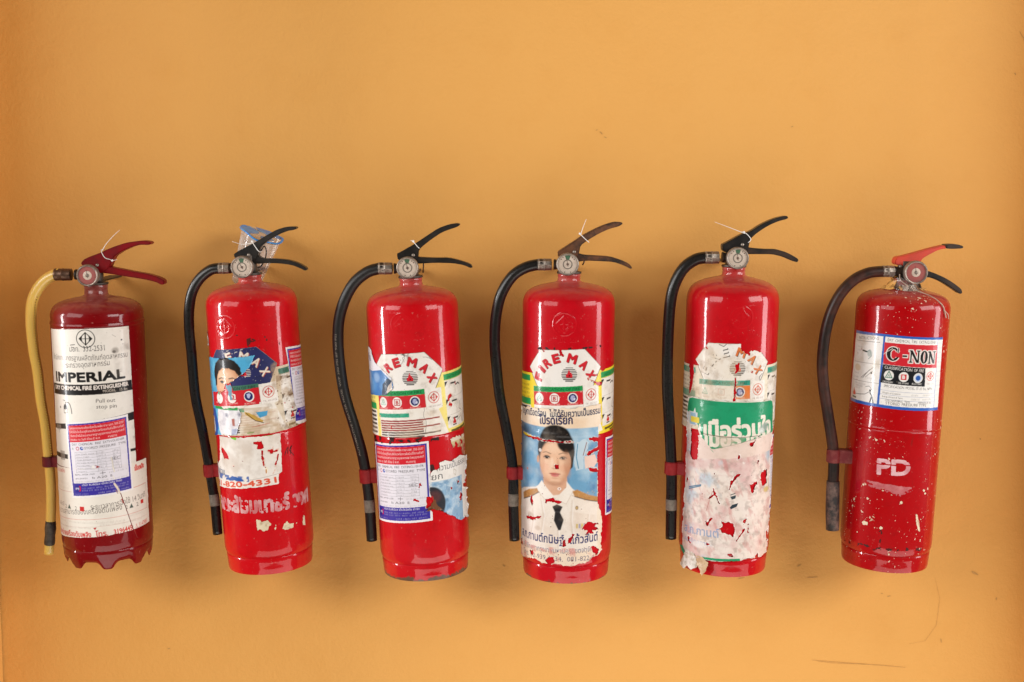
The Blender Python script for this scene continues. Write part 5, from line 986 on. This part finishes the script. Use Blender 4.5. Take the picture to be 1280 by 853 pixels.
# --- 5: faded octagon label, green poster top, scraped paper, flaps
sh = Sheet(-146, 122, 250, 412); firemax(sh, -1, -2, 1.8, 'faded')
sh.tint(np.clip((sh.n(40, 9)-.4)*2, 0, 1), '#e6d2b0', .45); sh.tint(np.clip((sh.n(14, 29)-.5)*5, 0, 1), '#b89a78', .35)
sh.a *= ~((sh.Y > 398+sh.n(10, 4)*10-5) & (sh.X > 2) & (sh.X < 60) & (sh.Y > 392-(sh.X-24)**2*.02))
for q, s_ in (([(4, 416), (4, 396), (16, 388), (18, 394), (30, 396), (40, 392), (54, 394), (56, 416)], 1), ([(-98, 372), (-84, 366), (-82, 350), (-88, 320), (-94, 312), (-94, 340)], 2), ([(-6, 352), (-3, 352), (-4, 300), (-8, 296)], 3), ([(14, 360), (17, 361), (17, 358)], 4), ([(20, 362), (26, 362), (24, 357)], 5), ([(-6, 372), (0, 376), (0, 364), (-6, 356)], 6), ([(-60, 402), (-54, 398), (-56, 394)], 7)): sh.tear(q, .9, s_, '#d8c8b8', .8)
for q in ([(-5, 350), (-6, 335), (-6, 315), (-8, 300)], [(44, 356), (38, 350), (40, 344)], [(-34, 405), (-26, 402), (-22, 406)]): sh.line(q, 1.0, '#2a1a16')
sh.specks(60, .25, .9, '#8a7a68', 55); sh.specks(24, .3, .9, '#201818', 56)
wrap('product_label', sh, P_(5), .2, E[5], M['print_dirty'], .5, .2, 25, label='faded octagon label with the top corner torn')
def green_poster():
    sh = Sheet(-104, 90, 26, 310, '#efe2d8', res=.62)
    pk = np.clip((sh.n(38, 3, 4)-.44)*4, 0, 1); sh.tint(pk*(sh.Y < 252), '#d69a9a', .65); sh.tint(np.clip((sh.n(30, 19)-.52)*5, 0, 1)*(sh.X < -20), '#c4d6e2', .8); sh.tint(np.clip((sh.X-20)/40, 0, 1)*(sh.Y < 240), '#f2ddce', .7); sh.tint(np.exp(-((sh.X-70)/8)**2-((sh.Y-215)/16)**2), '#9cc0d4', .8)
    sh.tint(np.clip((fbm(sh.X*.35, sh.Y*1.6, 10, 4, 91)-.56)*6, 0, 1)*(sh.Y < 240), '#d8b4b0', .25); sh.tint(np.clip((sh.n(9, 93)-.55)*5, 0, 1)*(sh.Y < 240), '#a8988e', .5); sh.tint(np.clip((fbm(sh.X*1.4+sh.Y*.5, sh.Y*.6, 12, 5, 97)-.56)*7, 0, 1)*(sh.Y < 236), '#cc7470', .4)
    g = [(-96, 300), (-93, 306), (-84, 309), (0, 309), (70, 308), (78, 305), (82, 296), (84, 250), (73, 249), (50, 247), (21, 242), (0, 236), (-19, 230), (-32, 225), (-46, 224), (-62, 240), (-66, 262), (-72, 280), (-98, 282)]
    sh.poly(jag(g[:9]+g[9:], .25, 3), '#1f9a6a'); sh.line(g[:7], 1.6, '#e8e0d4', .9); sh.tint((sh.c[..., 1] > .25)*(sh.c[..., 0] < .1)*np.clip((sh.n(30, 44)-.4)*3, 0, 1), '#127a50', .5)
    sh.thai('มมือร่วมใจ', (-66, 241), (74, 250), 25, '#efe8d8', .04, res=4)
    sh.rect(-66, 229, 74, 247, '#1f9a6a'); sh.thai('มมือร่วมใจ', (-63, 229), (70, 237), 24, '#efe8d8', .04, res=4); sh.poly([(-70, 246.5), (76, 249.5), (76, 300), (-70, 300)], '#1f9a6a'); sh.Y += 0
    up = Sheet(-104, 90, 26, 310, '#1f9a6a', res=.62); up.thai('มมือร่วมใจ', (-66, 241), (74, 250), 25, '#efe8d8', .04, res=4); m_ = (sh.Y > 248+sh.X*.02) & (sh.Y < 296) & (sh.X > -66) & (sh.X < 78); sh.c[m_] = up.c[m_]
    sh.poly(jag([(-70, 252), (-40, 225), (-19, 230), (0, 236), (21, 242), (50, 247), (80, 250), (80, 220), (-70, 205)], .7, 8), '#ecd6ca'); sh.line([(-30, 228), (0, 236), (22, 242), (48, 246)], .9, '#5a4a40', .7)
    sh.poly([(-44, 226), (-38, 222), (-36, 219)], '#1f9a6a'); sh.tint((sh.Y < 250)*(sh.Y > 205)*np.exp(-((sh.X+10)/26)**2)*np.clip((fbm(sh.X*.5, sh.Y, 12, 4, 8)-.4)*3, 0, 1), '#d8c0ae', .8)
    sh.ell(54, 262, 12, 7, '#8fa096', .6, .9, .4); sh.ell(48, 257, 7, 5, '#c6ccc2', .5, .9)
    sh.line([(-60, 250), (-30, 248.5), (0, 247.5), (50, 250)], 1.1, '#3a1a14', .85)
    sh.rect(-92, 262, -70, 284, '#cfd8d8'); sh.rect(-88, 262, -74, 282, '#7fb0cc', .8); sh.rect(-86, 266, -66, 276, '#e6d24a'); sh.poly([(-80, 284), (-76, 292), (-74, 284)], '#dfe8e2')
    sh.outline(jag([(-97, 302), (-94, 307), (-85, 310), (0, 310), (72, 309), (79, 305), (84, 296), (85, 240), (78, 218), (79, 160), (88, 130), (87, 100), (82, 70), (80, 40), (60, 33), (30, 36), (15, 32), (-48, 30), (-98, 33), (-101, 74), (-97, 139), (-96, 210), (-98, 256)], .9, 31))
    for q, s_ in (([(-84, 259), (-68, 263), (-65, 250), (-66, 204), (-76, 200), (-82, 205)], 1), ([(50, 186), (66, 188), (68, 162), (56, 160), (50, 170)], 2), ([(-22, 102), (1, 99), (4, 90), (3, 74), (-6, 78), (-18, 82), (-22, 88), (-16, 94)], 3), ([(0, 182), (8, 186), (12, 184), (5, 180), (-4, 166), (-6, 156), (-9, 156), (-6, 172)], 4), ([(-38, 160), (-34, 158), (-24, 136), (-20, 130), (-25, 132), (-33, 146)], 5), ([(-32, 150), (-28, 150), (-40, 138), (-43, 138)], 6), ([(-47, 94), (-42, 90), (-34, 104), (-36, 106), (-42, 96), (-46, 98)], 7), ([(24, 168), (32, 166), (44, 170), (42, 164), (36, 160), (38, 152), (34, 148), (30, 158)], 8), ([(18, 104), (24, 106), (22, 98), (18, 99)], 9), ([(6, 70), (12, 76), (20, 82), (22, 90), (18, 88), (14, 74), (8, 66)], 10), ([(26, 96), (30, 98), (28, 84), (30, 78), (26, 82)], 11), ([(22, 236), (38, 244), (42, 250), (34, 236), (28, 230)], 12), ([(4, 216), (8, 220), (7, 211), (3, 208)], 13), ([(12, 206), (18, 204), (14, 202)], 14), ([(40, 208), (44, 207), (43, 198)], 15), ([(-92, 168), (-86, 164), (-90, 156)], 16), ([(-34, 186), (-31, 180), (-33, 174)], 17), ([(-44, 62), (-36, 58), (-44, 57)], 18), ([(-8, 44), (0, 46), (4, 40), (-4, 39)], 19), ([(44, 34), (50, 44), (54, 36), (50, 30)], 20), ([(74, 76), (80, 80), (82, 60), (76, 58)], 21), ([(-84, 66), (-78, 64), (-76, 50), (-82, 54)], 22)): sh.tear(q, .8, s_, '#f6ece4', .8)
    sh.line([(-56, 144), (-32, 156)], 2, '#e8d4ca', .01); sh.line([(-84, 148), (-58, 158), (-58, 160), (-84, 151)], 1.8, '#3a7a9c'); sh.line([(-72, 168), (-68, 156)], .7, '#6a96ac'); sh.line([(-36, 152), (-46, 116)], .6, '#b03a36'); sh.poly([(-6, 145), (4, 148), (3, 142), (-3, 140)], '#3a4850'); sh.poly([(-6, 126), (-2, 131), (8, 134), (6, 128), (-4, 123)], '#2f3c46'); sh.line([(-5, 148), (2, 151)], 1.4, '#3a4850'); sh.ell(68, 152, 8, 5, '#d8bc7a', .5, .9)
    sh.thai('ส.ก.กานต์', (-94, 70), (-22, 72), 12, '#7f9cc4', .014, op=.8, res=3); sh.thai('สมาชิกสภาฯ', (-94, 54), (-40, 54), 7, '#8fa6c8', .01); sh.ell(-58, 54, 14, 6, '#f4eeea', .6, .8)
    sh.poly([(-50, 34), (15, 36), (16, 30), (-50, 29)], '#1f9a6a'); sh.line([(-50, 29.5), (16, 30.5)], 1.6, '#efe8dc')
    sh.specks(90, .3, .9, '#a86a5c', 71); sh.specks(50, .35, 1.3, '#000', 72, True, (-96, 80, 36, 210)); sh.specks(30, .3, .8, '#3a2a26', 73)
    wrap('poster_remnant', sh, P_(5), .5, E[5], M['print'], 1.6, .5, 26)
green_poster()
sh = Sheet(68, 190, 96, 250); insp(sh, (71, 245), (182, 239), (76, 111), (187, 103), 5); sh.outline([(71, 245), (182, 239), (187, 103), (76, 111)]); wrap('inspection_sticker', sh, P_(5), .3, E[5], M['print_clean'], .2, .1, 27)
def flap(k, pts, seed, col, back, amp):
    """a torn strip of paper standing off the tank"""
    sh = Sheet(min(p[0] for p in pts)-3, max(p[0] for p in pts)+3, min(p[1] for p in pts)-3, max(p[1] for p in pts)+3, col, empty=True)
    sh.hole(jag(pts, .9, seed, 1.6), add=True); h0 = max(p[1] for p in pts); sh.tint(np.clip((sh.n(8, seed)-.5)*6, 0, 1), back, .7)
    sh.lift = np.clip((h0-sh.Y)/30, 0, 1)**1.3*amp*(.6+.8*sh.n(16, seed+3)) + 1.2*np.sin(sh.X/4)*np.clip((h0-sh.Y)/30, 0, 1)
    wrap('paper_flap', sh, P_(k), .9, E[k], M['print_dirty'], 0, .2, seed)
flap(5, [(-88, 40), (-66, 36), (-62, 30), (-58, 14), (-68, 8), (-78, 12), (-86, 4), (-96, 10), (-92, 22)], 3, '#efe9e0', '#b8a890', 5)
flap(5, [(-72, 34), (-48, 33), (-38, 26), (-40, 12), (-46, 2), (-52, 12), (-60, 18)], 5, '#d8b890', '#c09a70', 7)
flap(5, [(-112, 40), (-100, 42), (-84, 30), (-88, 26), (-102, 32)], 7, '#2a9a70', '#1f7a58', 2)

# --- 6: blue-edged label, stencilled letters, splashes
sh = Sheet(-128, 62, 282, 414, '#f2efea'); sh.outline([(-118, 412.5), (-50, 414), (56, 411), (58, 286), (-54, 289), (-126, 288)])
sh.poly([(-120, 414), (-50, 415), (58, 412), (58, 407), (-50, 410), (-120, 407.5)], '#2a5fb8'); sh.poly([(-128, 293.5), (-54, 294), (60, 291), (60, 285), (-54, 287), (-128, 286)], '#2a5fb8'); sh.poly([(-52.5, 412), (-49, 412), (-52, 290), (-56, 290)], '#2a5fb8'); sh.line([(43, 408), (46, 292)], 1.2, '#7a96c8')
sh.text('INSTRUCTIONS', (-106, 399), (-60, 403), 5.4, INK, .012); sh.line([(-112, 396), (-58, 399)], .7, INK); sh.line([(-116, 359), (-52, 362)], .7, '#8a8682'); sh.line([(-118, 327), (-54, 329)], .7, '#8a8682')
for i, (x0, x1, y) in enumerate([(-108, -94, 385), (-108, -96, 379), (-108, -103, 373), (-112, -98, 339), (-112, -98, 332), (-78, -66, 334), (-108, -80, 322), (-106, -86, 318), (-106, -94, 314)]): scribble(sh, x0, x1, y, 3.2, INK, 80+i, .8)
sh.line([(-92, 381), (-82, 380)], 2.6, BLK); sh.line([(-82, 380), (-76, 384), (-72, 374), (-78, 368)], 1, '#6a8a86'); sh.ell(-76, 378, 5, 6, '#8aa09a', .6, .6); sh.ell(-104, 350, 9, 6, '#dcc8a8', .5, .8)
sh.line([(-92, 334), (-80, 344), (-66, 356)], 1, '#77726c'); sh.line([(-88, 334), (-74, 350)], 1, '#77726c'); sh.line([(-82, 336), (-66, 350)], .9, '#8a857e'); sh.ell(-70, 345, 2, 2, BLK)
flame(sh, -110, 306, .95, '#d8352c'); sh.line([(-114, 298), (-104, 297.5)], 3, BLK); sh.line([(-104, 304), (-92, 305), (-80, 307), (-72, 312)], .9, INK); sh.line([(-70, 311), (-66, 306), (-69, 295)], 2.2, BLK); sh.line([(-66, 306), (-63, 295)], 2.2, BLK); sh.ell(-70, 314.5, 1.8, 2, BLK); sh.line([(-80, 320), (-72, 322), (-66, 316)], .8, INK)
sh.text('DRY  CHEMICAL  FIRE  EXTINGUISHER', (-45, 402.5), (40, 401), 5, INK, .012)
sh.poly([(-50, 400.5), (43, 398.5), (45, 359.5), (-50, 363.5)], '#cf2430')
def slabC(x0, x1, y, hh, dx, dy, grow, col):
    """slab-serif letters of the brand line, outline and face"""
    for ch, a, b in (('C', 0, .24), ('-', .29, .40), ('N', .43, .64), ('O', .65, .81), ('N', .82, 1.)):
        xa = x0+(x1-x0)*a; xb = x0+(x1-x0)*b; ya = y-4.*(a+b)/2/1.; hk = hh*1.06 if ch == 'C' else hh; yb = ya+hk; th = 3.2; g = grow; w_ = xb-xa
        R2 = lambda q0, r0, q1, r1: sh.rect(q0-g, r0-g, q1+g, r1+g, col)
        if ch == '-': R2(xa+1, ya+hh*.40, xb-1, ya+hh*.54)
        elif ch == 'N':
            R2(xa+1.5, ya, xa+3.9, yb); R2(xb-3.9, ya, xb-1.5, yb); R2(xa-.6, ya, xa+5.6, ya+1.8); R2(xb-6.2, yb-1.8, xb+.4, yb); R2(xa-.6, yb-1.8, xa+4, yb)
            sh.poly([(xa-g+.2, yb+g), (xa+4.6+g, yb+g), (xb-1.5+g, ya-g), (xb-5.6-g, ya-g)], col)
        elif ch == 'O':
            sh.ell((xa+xb)/2, (ya+yb)/2, w_/2+g, hk/2+g+.4, col)
        else:
            cx, cy = (xa+xb)/2, (ya+yb)/2; sh.ell(cx, cy, w_/2+g, hk/2+g+.5, col); 
def brand(grow, col, inner):
    slabC(-45, 40, 371, 21, 0, 0, grow, col)
brand(1.5, '#f2ece4', None); brand(.1, '#14100f', None)
for ch, a, b in (('C', 0, .24), ('O', .65, .81)):
    xa = -45+85*a; xb = -45+85*b; yy = 371-4*(a+b)/2+10.6; cx = (xa+xb)/2+(1.2 if ch == 'C' else 0)
    sh.ell(cx, yy, (xb-xa)/2-5.0, 8.6, '#f2ece4'); sh.ell(cx, yy, (xb-xa)/2-6.2, 7.4, '#cf2430')
    if ch == 'C':
        sh.poly([(cx+3, yy+4), (cx+14, yy+6), (cx+14, yy-6), (cx+3, yy-4)], '#cf2430'); sh.rect(xb-3.6, yy+3, xb-.6, yy+11.5, '#f2ece4'); sh.rect(xb-3, yy+3.4, xb-1.2, yy+11, '#14100f'); sh.poly([(xb-9, yy-10), (xb-1.2, yy-5), (xb-1.6, yy-3), (xb-8, yy-7)], '#14100f')
sh.poly([(-50, 363), (21, 360), (22.5, 328.5), (-53, 331.5)], '#15181c'); sh.rect(22, 328, 44, 359.5, '#f2efea')
sh.text('CLASSIFICATION', (-47, 356), (-2, 354), 5.2, '#ece8e2', .03); sh.text('OF  FIRE', (1, 354), (18, 353), 5.2, '#ece8e2', .03)
for x, y in ((-39, 345), (-15, 344), (9, 343)): sh.ell(x, y, 8, 8.4, '#efece6')
sh.line([(-44.5, 341), (-39, 352), (-33.5, 341), (-44.5, 341)], 1.4, '#2c7a62'); sh.text('A', (-41.5, 342), (-36.5, 342), 5.4, '#2c7a62', .03); sh.rect(-19.5, 339, -10.5, 348.5, '#cf2f34'); sh.text('B', (-17, 341), (-13, 341), 6, '#efece6', .03); sh.ell(9, 343, 6.6, 7, '#c6d4e8'); sh.ell(9, 343, 4.2, 4.4, '#1f56a8'); tis(sh, 32.5, 346, 7.6, '#d84a40', 1)
for x, t in ((-40, 'ORDINARY'), (-15, 'OIL & GAS'), (8, 'ELECTRIC')): sh.text(t, (x-8.5, 332.5-(x > 0)*.8), (x+8.5, 332-(x > 0)*.8), 3, '#ece8e2', .03)
sh.text('TIS. 332', (25, 332), (41, 331.5), 2.6, '#8a7a70', .02)
sh.text('SPECIFICATION MODEL ST-15 De. NFPA', (-46, 324.5), (39, 322), 4.4, INK, .012)
for i, y in enumerate((318, 311, 303.5)): sh.line([(-51, y+1), (44, y-1.8)], .5, '#8a96b8')
sh.text('Weight of Contents', (-48, 313.6), (-18, 313), 3, INK, .01); sh.text('Extinguishment & Temp', (-48, 307), (-14, 306.4), 3, INK, .01); scribble(sh, 0, 12, 312, 3, INK, 1, .8); scribble(sh, 20, 40, 312, 3, INK, 2, .8); scribble(sh, 0, 14, 305, 3, INK, 3, .8); scribble(sh, 20, 40, 305, 3, INK, 4, .8)
sh.text('DISCHARGING  TIME', (-42, 301), (-2, 300), 3.6, INK, .012); sh.text('APPROX. 8  SEC.', (12, 299.5), (40, 298.5), 3.4, INK, .012); sh.text('STORED PRESSURE TYPE', (-41, 295.2), (28, 294.2), 5, INK, .012)
for i in range(13): scribble(sh, 46, 57, 400-8*i, 3, '#9aa6c4', 120+i, .8)
sh.line([(-50, 380), (-46, 384), (-40, 388), (-36, 391)], 1, '#e8e0d4', .9); sh.specks(70, .25, .8, '#8a8078', 91); sh.specks(30, .4, 1.2, '#e8d8b8', 92)
sh.tint(np.clip((sh.n(22, 12)-.52)*5, 0, 1)*(sh.X < -56), '#c9b898', .45); sh.specks(10, .5, 1.5, '#000', 93, True, (-120, -95, 290, 410))
wrap('product_label', sh, P_(6), .25, E[6], M['print_clean'], .3, .12, 28)
sh = Sheet(-52, 14, 168, 208, '#e4b8bc', empty=True)
sh.text('PD', (-46, 174), (7, 176.5), 27, '#fff', .04, alpha=True, res=4); sh.a *= ~(np.abs(sh.Y-192.5+sh.X*-.03) < 1.0); sh.a *= np.clip((.80-sh.n(14, 3, 5))*9, 0, 1); sh.tint(np.clip((sh.n(14, 24)-.45)*4, 0, 1), '#c86a74', .6)
wrap('painted_lettering', sh, P_(6), .12, E[6], M['stencil'], 0, .05, 29)
sh = Sheet(-75, 40, 120, 250, '#b4484e', empty=True)     # overspray round the stencil
yt = 156-.06*(sh.X+20)+7*(sh.n(16, 3)-.5); m = np.clip((yt-sh.Y+2)/2.5, 0, 1)*np.clip(1-(yt-sh.Y)/(10+20*sh.n(18, 6)), 0, 1)*np.exp(-((sh.X+24)/40)**4)
sh.a = np.clip(m*1.5*(.30+sh.n(2.4, 5, 2)), 0, 1); sh.tint(np.clip(m*1.5*sh.n(7, 8), 0, 1), '#d88f92', .7)
wrap('overspray', sh, P_(6), .08, E[6], M['stencil'], 0, .02, 30)
sh = Sheet(-125, 100, 30, 250, '#ead9bc', empty=True); rng = np.random.default_rng(5)
for cx, cy, r in ((-52, 232, 2.6), (-70, 150, 3), (-35, 146, 2.2), (-3, 128, 3.6), (-60, 128, 3), (-88, 120, 3.6), (-91, 108, 3), (-62, 84, 8), (-50, 92, 3.4), (-33, 80, 4), (-48, 98, 2), (-20, 140, 1.6), (38, 148, 3.2), (42, 142, 2.6), (62, 208, 2.2), (56, 206, 1.5), (40, 168, 1.8), (-18, 36, 2), (-98, 96, 2.4), (-76, 64, 2.2), (36, 97, 2)):
    q = [(cx+r*.8*rng.uniform(.35, 1.3)*math.cos(a)*1.2, cy+r*.8*rng.uniform(.35, 1.25)*math.sin(a)) for a in np.linspace(0, 6.28, 11)[:-1]]; sh.hole(q, add=True)
    for _ in range(int(r*1.6)):
        dx, dy = rng.normal(0, r*1.3, 2); rr = rng.uniform(.4, .9); sh.hole([(cx+dx+rr*math.cos(a), cy+dy+rr*math.sin(a)) for a in np.linspace(0, 6.28, 7)[:-1]], add=True)
sh.hole(jag([(24, 108), (28, 106), (34, 88), (36, 74), (32, 78), (26, 94)], .5, 3, 1.5), add=True)
sh.tint(np.clip((sh.n(5, 4)-.5)*6, 0, 1), '#b8764c', .6)
wrap('paint_splash', sh, P_(6), .14, E[6], M['stencil'], 0, .1, 31)
sh = Sheet(-110, 60, 30, 122, '#4a1210', empty=True)
sh.a = np.clip((sh.n(5, 13, 5)-.56)*8, 0, 1)*np.clip(np.exp(-((sh.X+34)/3.2)**2-((sh.Y-78)/24)**2)*1.6+np.exp(-((sh.Y-44-sh.X*.02)/5)**2)*1.1, 0, 1.4); wrap('grime', sh, P_(6), .10, E[6], M['stencil'], 0, .02, 32)
# film and string round the neck of the speckled one
bm = bmesh.new(); rng = random.Random(2); L6 = SPEC[6]['L']
def crum(a, r, z): return z+rng.uniform(-.0018, .0018)
pr = [(.036, L6/1000-.002), (.030, L6/1000+.001), (.026, L6/1000+.006), (.0225, L6/1000+.010), (.0218, L6/1000+.014), (.0232, L6/1000+.017)]
lathe(bm, pr, 40, zfun=crum)
for v in bm.verts: v.co.x *= 1+rng.uniform(-.07, .10); v.co.y *= 1+rng.uniform(-.07, .10)
link('neck_film', bm, M['film'], E[6])
st = [(-16, -.020, 24.4), (-15, -.0225, 16), (-7, -.026, 8), (6, -.031, 0), (18, -.040, -4.5), (32, -.055, -11), (45, -.063, -22), (50, -.062, -32), (54, -.061, -44)]
sg = link('neck_string', tube(bmesh.new(), spline([Vector((x/1000, y, (L6+z)/1000)) for x, y, z in st], 8), .0010, 8), M['string'], E[6])
link('frayed_end', tube(bmesh.new(), spline([Vector((x/1000, y, (L6+z)/1000)) for x, y, z in [(48, -.064, -30), (57, -.060, -38), (60, -.056, -46)]], 6), .0007, 6), M['string'], sg)
# red wire loop on the navy-stickered one, dirty pin on the third
L2 = SPEC[2]['L']; link('pin_loop', tube(bmesh.new(), spline([Vector((x/1000, .003, (L2+z)/1000)) for x, z in [(22, 52), (28, 60), (31, 52), (28, 38), (20, 26), (14, 24)]], 8), .0011, 8), M['brownblack'], E[2])
L3 = SPEC[3]['L']; link('safety_pin', tube(bmesh.new(), [Vector((x/1000, -.004, (L3+z)/1000)) for x, z in [(24, 42), (23.4, 34), (22, 21)]], .0011, 8), M['black'], E[3])
L4 = SPEC[4]['L']; link('safety_pin', tube(bmesh.new(), [Vector((x/1000, -.004, (L4+z)/1000)) for x, z in [(26, 37), (25, 32), (22.5, 28)]], .0012, 8), M['black'], E[4])
# lettering along the third hose
def hose_print(k, body, f0, f1, hh):
    p = SPEC[k]; hp = [Vector((x/1000, -.010, (p['L']+z)/1000)) for x, z in p['hose']]; path = spline(hp[1:], 10); G = glyphs(body, .01, 2); x0, x1 = G[..., 0].min(), G[..., 0].max()
    N = 60; Q = resample(path, f0, f1, N); r = (p['hr'][0]+.25)/1000; V = []; F = []
    for t in G.reshape(-1, 2):
        u = (t[0]-x0)/(x1-x0)*(N-1); i = min(N-2, int(u)); c = Q[i].lerp(Q[i+1], u-i); d = (Q[i+1]-Q[i]).normalized(); n = d.cross(Vector((0, 1, 0))).normalized(); a = (t[1]-.35)*hh/.73/r+.25
        V.append(c + n*(r*math.sin(a)) + Vector((0, -1, 0))*(r*math.cos(a)))
    me = bpy.data.meshes.new('hose_print'); me.from_pydata(V, [], [(i, i+1, i+2) for i in range(0, len(V), 3)]); h = [c for c in E[k].children if c.name.startswith('hose') and 'clip' not in c.name][0]
    link('hose_lettering', me, M['tape'], h, False)
hose_print(3, 'AUTOMOTIVE HEATER HOSE  W/P 300 PSI BP 900 PSI', .70, .28, .0035)
# ------------------------------------------------------------------ the cup wedged behind the second valve
cup = bpy.data.objects.new('plastic_cup', None); COL.objects.link(cup); cup['label'] = 'clear plastic cup with a blue rim tucked behind the black lever'; cup['category'] = 'cup'
cup.location = (-.4725, -.052, 1.097); cup.rotation_euler = (R_(10), R_(21), 0)
pr = [(.001, .0005), (.023, 0), (.0255, .002), (.0262, .012), (.0285, .035), (.0315, .062), (.0345, .088), (.0355, .094)]
link('cup_wall', lathe(bmesh.new(), pr, 64), M['cup'], cup)
rim = link('rim', lathe(bmesh.new(), [(.0352, .0925), (.0375, .0930), (.0392, .0945), (.0390, .0958), (.0372, .0963), (.0355, .0960), (.0348, .094)], 64, zfun=lambda a, r, z: z+.0022*math.sin(2*a+.6)+.0012*math.sin(5*a)), M['cupblue'], cup)
bm = bmesh.new()
for a0, a1, r0, r1 in ((.2, 2.2, .008, .0345), (2.5, 4.3, .006, .034), (4.9, 5.8, .016, .034)):
    A = np.linspace(a0, a1, 14); bm.faces.new([bm.verts.new((r1*math.cos(a)*(1-.06*math.sin(7*a)), r1*math.sin(a), .0966)) for a in A]+[bm.verts.new((r0*math.cos(a), r0*math.sin(a), .0966)) for a in A[::-1]])
link('lid_print', bm, M['cupblue'], cup, False)
link('lid', lathe(bmesh.new(), [(.0005, .0962), (.02, .0964), (.0345, .0963)], 48), M['cup'], cup)
